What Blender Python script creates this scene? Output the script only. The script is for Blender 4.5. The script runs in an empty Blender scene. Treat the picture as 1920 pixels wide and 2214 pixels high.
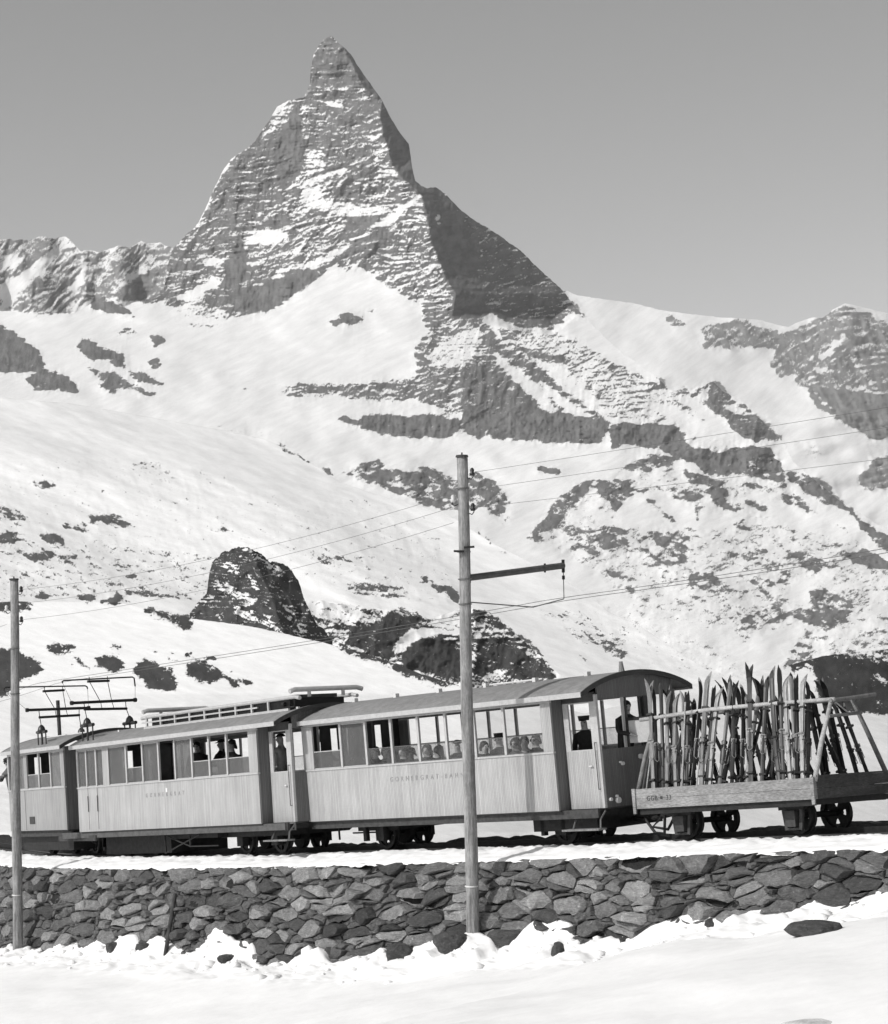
import bpy, bmesh, math, random
import numpy as np
from mathutils import Vector, Matrix, noise as mnoise
random.seed(7); np.random.seed(7)
S = bpy.context.scene
col = S.collection
# ------------------------------------------------------------ camera, sun, sky, exposure
CX, CY = 960.0, 1107.0                       # centre of the 1920 x 2214 photograph
F, PITCH, ROLL = 4504.6, 0.0581, 0.0222      # fitted to the coaches and the poles
cr, sr, cp, sp = math.cos(ROLL), math.sin(ROLL), math.cos(PITCH), math.sin(PITCH)
right0, up0, fwd = Vector((1, 0, 0)), Vector((0, -sp, cp)), Vector((0, cp, sp))
rgt = right0*cr - up0*sr
upv = right0*sr + up0*cr
cam = bpy.data.cameras.new('camera'); camo = bpy.data.objects.new('camera', cam); col.objects.link(camo)
cam.sensor_fit = 'HORIZONTAL'; cam.sensor_width = 36; cam.lens = 36*F/1920
cam.clip_start = .5; cam.clip_end = 60000
camo.matrix_world = Matrix(((rgt.x, upv.x, -fwd.x, 0), (rgt.y, upv.y, -fwd.y, 0), (rgt.z, upv.z, -fwd.z, 0), (0, 0, 0, 1)))
S.camera = camo
SUN_AZ, SUN_EL = math.radians(60), math.radians(39)     # azimuth to the left of the direction behind the camera
sdir = Vector((-math.sin(SUN_AZ)*math.cos(SUN_EL), -math.cos(SUN_AZ)*math.cos(SUN_EL), math.sin(SUN_EL)))
sl = bpy.data.lights.new('sun', 'SUN'); sl.energy = 2.6; sl.angle = math.radians(.5); sl.color = (1, .985, .97)
so = bpy.data.objects.new('sun', sl); col.objects.link(so)
so.rotation_euler = sdir.to_track_quat('Z', 'Y').to_euler()
w = bpy.data.worlds.new('World'); S.world = w; w.use_nodes = True
nt = w.node_tree; bg = nt.nodes['Background']
sky = nt.nodes.new('ShaderNodeTexSky'); sky.sky_type = 'NISHITA'; sky.sun_disc = False
sky.sun_elevation = SUN_EL; sky.sun_rotation = math.pi+SUN_AZ
sky.altitude = 0; sky.air_density = 1.0; sky.dust_density = 1; sky.ozone_density = 1.0
bw = nt.nodes.new('ShaderNodeSeparateColor')  # black-and-white film behind an orange filter: the red channel alone
nt.links.new(sky.outputs[0], bw.inputs[0]); nt.links.new(bw.outputs[0], bg.inputs[0])
bg.inputs[1].default_value = .15
S.view_settings.view_transform = 'Standard'; S.view_settings.look = 'None'
S.view_settings.gamma = 1; S.view_settings.use_curve_mapping = False
S.view_settings.exposure = .28
try: S.cycles.transparent_max_bounces = 24
except Exception: pass

def ray(px, py):
    uu, vv = px-CX, CY-py
    return (rgt*uu + upv*vv + fwd*F)/F
def at(px, py, Y):
    d = ray(px, py); return d*(Y/d.y)
def proj(P):
    P = Vector(P); z = P.dot(fwd)
    return (CX+F*P.dot(rgt)/z, CY-F*P.dot(upv)/z)

# ------------------------------------------------------------ 2-D noise
_rng = np.random.RandomState(3); _T = _rng.rand(512, 512)
def vnoise(x, y):
    xi = np.floor(x).astype(np.int64); yi = np.floor(y).astype(np.int64)
    fx = x-xi; fy = y-yi; fx = fx*fx*fx*(fx*(fx*6-15)+10); fy = fy*fy*fy*(fy*(fy*6-15)+10)
    g = lambda a, b: _T[a & 511, b & 511]
    return (g(xi, yi)*(1-fx)+g(xi+1, yi)*fx)*(1-fy)+(g(xi, yi+1)*(1-fx)+g(xi+1, yi+1)*fx)*fy
def fbm(x, y, o=4, gain=.5, seed=0):
    s = 0; a = 1; t = 0; c, n = math.cos(.6), math.sin(.6)
    x = x+seed*17.3; y = y+seed*9.1
    for i in range(o):
        s = s+a*vnoise(x, y); t += a; a *= gain
        x, y = (x*c-y*n)*2.03+5.2, (x*n+y*c)*2.03+1.7
    return s/t
def ridged(x, y, o=4, seed=0):
    s = 0; a = 1; t = 0; c, n = math.cos(.5), math.sin(.5)
    x = x+seed*13.7; y = y+seed*7.9
    for i in range(o):
        s = s+a*(1-np.abs(2*vnoise(x, y)-1)); t += a; a *= .5
        x, y = (x*c-y*n)*2.1+3.2, (x*n+y*c)*2.1+8.7
    return s/t

# ------------------------------------------------------------ materials
def newmat(name):
    m = bpy.data.materials.new(name); m.use_nodes = True
    t = m.node_tree; b = t.nodes['Principled BSDF']; b.inputs['Specular IOR Level'].default_value = .25
    return m, t, b
def N(t, kind, **kw):
    n = t.nodes.new(kind)
    for k, v in kw.items(): setattr(n, k, v)
    return n
def noise_fac(t, vec, scale, detail=5, rough=.6, sx=1, sy=1, sz=1, rot=0, lo=.3, hi=.7, tolo=0, tohi=1):
    if rot:
        m0 = N(t, 'ShaderNodeMapping'); m0.inputs['Rotation'].default_value = (0, 0, rot); t.links.new(vec, m0.inputs[0]); vec = m0.outputs[0]
    mp = N(t, 'ShaderNodeMapping'); mp.inputs['Scale'].default_value = (sx, sy, sz)
    t.links.new(vec, mp.inputs[0])
    n = N(t, 'ShaderNodeTexNoise'); n.inputs['Scale'].default_value = scale; n.inputs['Detail'].default_value = detail; n.inputs['Roughness'].default_value = rough
    t.links.new(mp.outputs[0], n.inputs['Vector'])
    r = N(t, 'ShaderNodeMapRange'); r.inputs[1].default_value = lo; r.inputs[2].default_value = hi; r.inputs[3].default_value = tolo; r.inputs[4].default_value = tohi
    t.links.new(n.outputs[0], r.inputs[0]); return r.outputs[0]
def math_(t, op, a, b=None, clamp=False):
    n = N(t, 'ShaderNodeMath', operation=op); n.use_clamp = clamp
    for i, v in enumerate((a, b)):
        if v is None: continue
        if isinstance(v, (int, float)): n.inputs[i].default_value = v
        else: t.links.new(v, n.inputs[i])
    return n.outputs[0]
def plain(name, g, rough=.6, var=.25, scale=12, bump=.0, metal=0, sx=1, sy=1, sz=1, detail=5, grime=0, spec=.25, rand=0, fine=0):
    """a grey material: base value g with noise variation var (fraction), optional per-object variation"""
    m, t, b = newmat(name); b.inputs['Roughness'].default_value = rough; b.inputs['Metallic'].default_value = metal
    b.inputs['Specular IOR Level'].default_value = spec
    tc = N(t, 'ShaderNodeTexCoord').outputs['Object']
    f = noise_fac(t, tc, scale, detail, .65, sx, sy, sz, tolo=1-var, tohi=1+var)
    if fine:
        f2 = noise_fac(t, tc, scale*9, 3, .6, sx, sy, sz, tolo=1-fine, tohi=1+fine); f = math_(t, 'MULTIPLY', f, f2)
    if grime:
        f3 = noise_fac(t, tc, scale*.15, 4, .7, tolo=1-grime, tohi=1+grime*.4); f = math_(t, 'MULTIPLY', f, f3)
    if rand:
        oi = N(t, 'ShaderNodeObjectInfo'); r = N(t, 'ShaderNodeMapRange'); r.inputs[3].default_value = 1-rand; r.inputs[4].default_value = 1+rand
        t.links.new(oi.outputs['Random'], r.inputs[0]); f = math_(t, 'MULTIPLY', f, r.outputs[0])
    v = math_(t, 'MULTIPLY', f, g)
    c = N(t, 'ShaderNodeCombineColor')
    for i in range(3): t.links.new(v, c.inputs[i])
    t.links.new(c.outputs[0], b.inputs['Base Color'])
    if bump:
        bp = N(t, 'ShaderNodeBump'); bp.inputs['Strength'].default_value = .8; bp.inputs['Distance'].default_value = bump
        t.links.new(f, bp.inputs['Height']); t.links.new(bp.outputs[0], b.inputs['Normal'])
    return m
def terrain_mat(name, rock, pxm, rot=0., st=2.2, scale=7., snow=.74, bump=1., contrast=.5, soft=.04, vein=.3, vr=.5):
    """snow with rock showing through: 'rock' (share of rock) and 'puv' (surface coordinates) are stored on the mesh"""
    m, t, b = newmat(name); b.inputs['Roughness'].default_value = .8; b.inputs['Specular IOR Level'].default_value = .1
    at_ = N(t, 'ShaderNodeAttribute', attribute_name='rock'); uv = N(t, 'ShaderNodeAttribute', attribute_name='puv')
    v = uv.outputs['Vector']
    n1 = noise_fac(t, v, scale*.62, 10, .74, 1, st, 1, rot, .36, .64)
    n2 = noise_fac(t, v, scale*2.4, 6, .72, 1, 1.3, 1, rot+1.1, .34, .66)
    # snow lodges in thin ledges and gullies: narrow lines of a stretched noise
    lines = []
    for (sc_, ro, sy_) in ((scale*.5, rot, 3.4), (scale*.9, rot+vr, 3.0), (scale*1.8, rot-.1, 2.4)):
        q = noise_fac(t, v, sc_, 5, .62, 1, sy_, 1, ro, 0, 1)
        r_ = N(t, 'ShaderNodeMapRange'); r_.inputs[1].default_value = 0; r_.inputs[2].default_value = .055; r_.inputs[3].default_value = 1; r_.inputs[4].default_value = 0
        t.links.new(math_(t, 'ABSOLUTE', math_(t, 'SUBTRACT', q, .5)), r_.inputs[0]); lines.append(r_.outputs[0])
    ln = math_(t, 'MAXIMUM', math_(t, 'MAXIMUM', lines[0], lines[1]), lines[2])
    n = math_(t, 'ADD', math_(t, 'MULTIPLY', n1, .62*(1-vein)), math_(t, 'MULTIPLY', n2, .38*(1-vein)))
    n = math_(t, 'ADD', n, math_(t, 'MULTIPLY', ln, vein))
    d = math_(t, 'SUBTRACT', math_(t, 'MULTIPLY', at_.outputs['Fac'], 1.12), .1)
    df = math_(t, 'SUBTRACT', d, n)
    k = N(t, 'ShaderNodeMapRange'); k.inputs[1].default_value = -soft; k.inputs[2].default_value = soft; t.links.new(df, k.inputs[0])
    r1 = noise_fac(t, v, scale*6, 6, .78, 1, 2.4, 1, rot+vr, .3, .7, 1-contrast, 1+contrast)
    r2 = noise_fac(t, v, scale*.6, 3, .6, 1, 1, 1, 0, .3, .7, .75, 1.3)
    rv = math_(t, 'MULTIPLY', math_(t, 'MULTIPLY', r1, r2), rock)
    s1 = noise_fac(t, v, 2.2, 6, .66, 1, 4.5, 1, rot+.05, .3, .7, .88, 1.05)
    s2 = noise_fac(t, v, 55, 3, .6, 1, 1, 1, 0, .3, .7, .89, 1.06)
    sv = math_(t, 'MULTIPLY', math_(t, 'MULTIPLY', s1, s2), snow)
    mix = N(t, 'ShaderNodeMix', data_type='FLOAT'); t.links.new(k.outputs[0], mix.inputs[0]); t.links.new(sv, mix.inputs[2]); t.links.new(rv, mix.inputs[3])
    c = N(t, 'ShaderNodeCombineColor')
    for i in range(3): t.links.new(mix.outputs[0], c.inputs[i])
    t.links.new(c.outputs[0], b.inputs['Base Color'])
    hh = math_(t, 'ADD', math_(t, 'MULTIPLY', k.outputs[0], math_(t, 'ADD', math_(t, 'MULTIPLY', r1, 1.3), .6)), math_(t, 'MULTIPLY', s1, .8))
    bp = N(t, 'ShaderNodeBump'); bp.inputs['Strength'].default_value = .7*bump; bp.inputs['Distance'].default_value = pxm*1.3
    t.links.new(hh, bp.inputs['Height']); t.links.new(bp.outputs[0], b.inputs['Normal'])
    return m
M = {}
M['iron'] = plain('dark_iron', .018, .6, .5, 9, .003)
M['iron_mid'] = plain('dusty_iron', .05, .7, .4, 9, .003)
M['wood_grey'] = plain('weathered_wood', .17, .8, .35, 7, .004, sz=.12, fine=.25)
M['pole'] = plain('larch_pole', .27, .85, .55, 16, .006, sz=.07, fine=.35, grime=.35)
M['roof'] = plain('roof_canvas', .23, .8, .18, 6, .002, fine=.2, grime=.15)
M['roof_dark'] = plain('roof_edge', .05, .7, .2, 6)
M['steel_dull'] = plain('dull_steel', .085, .6, .3, 12)
M['white'] = plain('white_paint', .62, .5, .1, 6)
M['trim'] = plain('pale_trim', .42, .5, .12, 8, .001, fine=.12)
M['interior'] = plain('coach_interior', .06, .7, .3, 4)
M['steel'] = plain('worn_steel', .16, .45, .3, 20, .001, metal=.6)
M['wire'] = plain('dull_wire', .11, .6, .2, 8)
M['black'] = plain('black_paint', .012, .5, .3, 10)
M['insul'] = plain('porcelain', .55, .3, .1, 10)
M['insul_dark'] = plain('dark_porcelain', .03, .3, .1, 10)
M['letter'] = plain('painted_letter', .12, .6, .3, 30)
def plank_mat(name, g, sc=22., depth=.006, streak=.13, axis=0):
    """painted vertical matchboarding: narrow boards with a groove between them, rain streaks"""
    m, t, b = newmat(name); b.inputs['Roughness'].default_value = .55
    tc = N(t, 'ShaderNodeTexCoord').outputs['Object']
    sep = N(t, 'ShaderNodeSeparateXYZ'); t.links.new(tc, sep.inputs[0])
    fr = math_(t, 'FRACT', math_(t, 'MULTIPLY', sep.outputs[axis], sc))
    edge = math_(t, 'MINIMUM', fr, math_(t, 'SUBTRACT', 1.0, fr))
    gr = N(t, 'ShaderNodeMapRange'); gr.inputs[1].default_value = .03; gr.inputs[2].default_value = .16; t.links.new(edge, gr.inputs[0])
    fl = math_(t, 'FLOOR', math_(t, 'MULTIPLY', sep.outputs[axis], sc))
    wn = N(t, 'ShaderNodeTexWhiteNoise', noise_dimensions='1D'); t.links.new(fl, wn.inputs['W'])
    bd = N(t, 'ShaderNodeMapRange'); bd.inputs[3].default_value = .9; bd.inputs[4].default_value = 1.08; t.links.new(wn.outputs[0], bd.inputs[0])
    st = noise_fac(t, tc, 9, 5, .7, 1, 1, .16, tolo=1-streak, tohi=1+streak)
    big = noise_fac(t, tc, 1.1, 3, .6, 1, 1, .5, tolo=.93, tohi=1.06)
    fn = noise_fac(t, tc, 70, 2, .6, 1, 1, .5, tolo=.9, tohi=1.1)
    dirt = N(t, 'ShaderNodeMapRange'); dirt.inputs[1].default_value = 0; dirt.inputs[2].default_value = .35; dirt.inputs[3].default_value = .9; dirt.inputs[4].default_value = 1.0
    t.links.new(sep.outputs[2], dirt.inputs[0])
    f = math_(t, 'MULTIPLY', math_(t, 'MULTIPLY', bd.outputs[0], st), math_(t, 'MULTIPLY', big, fn))
    f = math_(t, 'MULTIPLY', f, dirt.outputs[0])
    f = math_(t, 'MULTIPLY', f, math_(t, 'ADD', math_(t, 'MULTIPLY', gr.outputs[0], .35), .65))
    v = math_(t, 'MULTIPLY', f, g); c = N(t, 'ShaderNodeCombineColor')
    for i in range(3): t.links.new(v, c.inputs[i])
    t.links.new(c.outputs[0], b.inputs['Base Color'])
    bp = N(t, 'ShaderNodeBump'); bp.inputs['Strength'].default_value = .7; bp.inputs['Distance'].default_value = depth
    t.links.new(gr.outputs[0], bp.inputs['Height']); t.links.new(bp.outputs[0], b.inputs['Normal'])
    return m
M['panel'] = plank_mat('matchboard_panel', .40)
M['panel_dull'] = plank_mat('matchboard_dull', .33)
M['panel_shaded'] = plank_mat('matchboard_shaded', .135, axis=1)  # side boarding darkened: shade of the end faces put into the colour
def glass_mat(name, opac, g):
    m, t, b = newmat(name); b.inputs['Roughness'].default_value = .12; b.inputs['Base Color'].default_value = (g, g, g, 1); b.inputs['Specular IOR Level'].default_value = .5
    tr = N(t, 'ShaderNodeBsdfTransparent'); mx = N(t, 'ShaderNodeMixShader')
    tc = N(t, 'ShaderNodeTexCoord').outputs['Object']
    f = noise_fac(t, tc, 2.2, 5, .7, tolo=max(opac-.18, .04), tohi=min(opac+.18, .95))
    t.links.new(f, mx.inputs[0]); t.links.new(tr.outputs[0], mx.inputs[1]); t.links.new(b.outputs[0], mx.inputs[2])
    t.links.new(mx.outputs[0], t.nodes['Material Output'].inputs[0]); return m
M['glass'] = glass_mat('clear_glass', .12, .18)
M['glass_dust_reflection'] = glass_mat('dust_reflection_glass', .74, .10)  # grey dust film; its patchy opacity also paints in reflections

# ------------------------------------------------------------ object helpers
def tag(o, label=None, cat=None, group=None, kind=None):
    if label: o['label'] = label
    if cat: o['category'] = cat
    if group: o['group'] = group
    if kind: o['kind'] = kind
    return o
class MB:
    def __init__(s): s.v = []; s.f = []
    def add(s, vs, fs):
        n = len(s.v); s.v += [tuple(v) for v in vs]; s.f += [tuple(i+n for i in f) for f in fs]; return s
    def box(s, a, b):
        x0, y0, z0 = (min(a[i], b[i]) for i in range(3)); x1, y1, z1 = (max(a[i], b[i]) for i in range(3))
        return s.add([(x0,y0,z0),(x1,y0,z0),(x1,y1,z0),(x0,y1,z0),(x0,y0,z1),(x1,y0,z1),(x1,y1,z1),(x0,y1,z1)],
                     [(0,3,2,1),(4,5,6,7),(0,1,5,4),(1,2,6,5),(2,3,7,6),(3,0,4,7)])
    def beam(s, a, b, w, h=None, up=(0,0,1)):
        a, b = Vector(a), Vector(b); h = h or w; d = (b-a).normalized(); u = Vector(up)
        if abs(d.dot(u)) > .98: u = Vector((0,1,0))
        x = d.cross(u).normalized()*(w/2); y = x.cross(d).normalized()*(h/2)
        vs = [a-x-y, a+x-y, a+x+y, a-x+y, b-x-y, b+x-y, b+x+y, b-x+y]
        return s.add(vs, [(3,2,1,0),(4,5,6,7),(0,1,5,4),(1,2,6,5),(2,3,7,6),(3,0,4,7)])
    def tube(s, pts, r, n=8, caps=True):
        pts = [Vector(p) for p in pts]; rr = r if isinstance(r, (list, tuple)) else [r]*len(pts)
        b = len(s.v); fr = None
        for i, p in enumerate(pts):
            d = (pts[min(i+1, len(pts)-1)]-pts[max(i-1, 0)]).normalized()
            if fr is None:
                u = Vector((0,0,1)) if abs(d.z) < .9 else Vector((1,0,0)); fr = d.cross(u).normalized()
            fr = (fr-d*fr.dot(d)).normalized(); g = d.cross(fr)
            for k in range(n):
                a = 2*math.pi*k/n; s.v.append(tuple(p+(fr*math.cos(a)+g*math.sin(a))*rr[i]))
        for i in range(len(pts)-1):
            for k in range(n):
                k2 = (k+1) % n; s.f.append((b+i*n+k, b+i*n+k2, b+(i+1)*n+k2, b+(i+1)*n+k))
        if caps:
            s.f.append(tuple(b+k for k in range(n))[::-1]); s.f.append(tuple(b+(len(pts)-1)*n+k for k in range(n)))
        return s
    def extrude(s, poly, a, b, axis):
        """polygon in the two axes other than axis, extruded from a to b"""
        o = [i for i in range(3) if i != axis]; vs = []
        for val in (a, b):
            for p in poly:
                q = [0, 0, 0]; q[axis] = val; q[o[0]] = p[0]; q[o[1]] = p[1]; vs.append(q)
        n = len(poly); fs = [tuple(range(n))[::-1], tuple(range(n, 2*n))]+[(i, (i+1) % n, n+(i+1) % n, n+i) for i in range(n)]
        return s.add(vs, fs)
    def mesh(s, name, mat, off=(0,0,0), smooth=False):
        me = bpy.data.meshes.new(name)
        me.from_pydata([(v[0]-off[0], v[1]-off[1], v[2]-off[2]) for v in s.v], [], s.f); me.update()
        bm = bmesh.new(); bm.from_mesh(me); bmesh.ops.recalc_face_normals(bm, faces=bm.faces); bm.to_mesh(me); bm.free()
        if mat:
            for m in (mat if isinstance(mat, (list, tuple)) else [mat]): me.materials.append(m)
        if smooth: me.polygons.foreach_set('use_smooth', [True]*len(me.polygons))
        return me
    def build(s, name, mat, parent=None, off=(0,0,0), smooth=False, bevel=0):
        me = s.mesh(name, mat, off, smooth); o = bpy.data.objects.new(name, me); col.objects.link(o)
        if parent: o.parent = parent
        if bevel:
            m = o.modifiers.new('bevel', 'BEVEL'); m.width = bevel; m.segments = 2; m.limit_method = 'ANGLE'
        return o
def box(name, mat, parent, a, b, bevel=0): return MB().box(a, b).build(name, mat, parent, bevel=bevel)
def empty(name, mw, label=None, cat=None, group=None):
    o = bpy.data.objects.new(name, None); col.objects.link(o); o.matrix_world = mw; o.empty_display_size = .3
    return tag(o, label, cat, group)
def copy_tree(o, parent=None):
    c = o.copy(); col.objects.link(c)
    if parent: c.parent = parent
    for ch in list(o.children): copy_tree(ch, c)
    return c
def grid_obj(name, V, mat, kind=None, attrs=None, smooth=True, parent=None, wrap=False):
    """V: rows x cols x 3 array"""
    r, c, _ = V.shape; me = bpy.data.meshes.new(name)
    me.vertices.add(r*c); me.vertices.foreach_set('co', V.astype(np.float32).ravel())
    i = np.arange(r-1)[:, None]*c+np.arange(c-1)[None, :]
    q = np.stack([i, i+1, i+c+1, i+c], -1).reshape(-1, 4); n = len(q)
    me.loops.add(n*4); me.loops.foreach_set('vertex_index', q.ravel().astype(np.int32))
    me.polygons.add(n); me.polygons.foreach_set('loop_start', (np.arange(n)*4).astype(np.int32))
    me.polygons.foreach_set('loop_total', np.full(n, 4, np.int32))
    me.polygons.foreach_set('use_smooth', np.full(n, smooth))
    me.update(calc_edges=True); me.validate()
    if attrs:
        for k, a in attrs.items():
            if a.ndim == 3:
                t = me.attributes.new(k, 'FLOAT_VECTOR', 'POINT'); t.data.foreach_set('vector', a.astype(np.float32).ravel())
            else:
                t = me.attributes.new(k, 'FLOAT', 'POINT'); t.data.foreach_set('value', a.astype(np.float32).ravel())
    me.materials.append(mat); o = bpy.data.objects.new(name, me); col.objects.link(o)
    if kind: o['kind'] = kind
    if parent: o.parent = parent
    return o

# ============================================================ MOUNTAINS AND SLOPES
REG = {'A': (0, 450, 2.56), 'B': (400, 50, 2.56), 'C': (1000, 550, 1.948), 'D': (0, 950, 2.56), 'E': (600, 850, 2.56), 'F': (1220, 900, 2.56), 'Z': (0, 0, .9333)}
def rp(reg, pts): ox, oy, s = REG[reg]; return [(ox+x/s, oy+y/s) for x, y in pts]
RX0, RY0, RS = -240, 0, 2.0                 # survey raster: one cell per 2 px, from x=-240
RW, RH = 1200, 900
mask = np.zeros((RH, RW), np.float32)
_gx = RX0+RS*(np.arange(RW)+.5); _gy = RY0+RS*(np.arange(RH)+.5)
GX, GY = np.meshgrid(_gx, _gy)
# the survey outlines are roughened a little so that no straight edge survives
WX = GX+(fbm(GX/16, GY/16, 3, seed=1)-.5)*17; WY = GY+(fbm(GX/16, GY/16, 3, seed=2)-.5)*13
def paint(reg, d, pts, wob=True):
    pts = rp(reg, pts); xs = [p[0] for p in pts]; ys = [p[1] for p in pts]
    i0 = max(0, int((min(ys)-12-RY0)/RS)); i1 = min(RH, int((max(ys)+12-RY0)/RS)+1)
    j0 = max(0, int((min(xs)-12-RX0)/RS)); j1 = min(RW, int((max(xs)+12-RX0)/RS)+1)
    if i1 <= i0 or j1 <= j0: return
    X = (WX if wob else GX)[i0:i1, j0:j1]; Y = (WY if wob else GY)[i0:i1, j0:j1]
    ins = np.zeros(X.shape, bool); n = len(pts)
    for k in range(n):
        (x1, y1), (x2, y2) = pts[k], pts[(k+1) % n]
        if y1 == y2: continue
        c = ((y1 > Y) != (y2 > Y)) & (X < (x2-x1)*(Y-y1)/(y2-y1)+x1); ins ^= c
    mask[i0:i1, j0:j1][ins] = d
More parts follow.
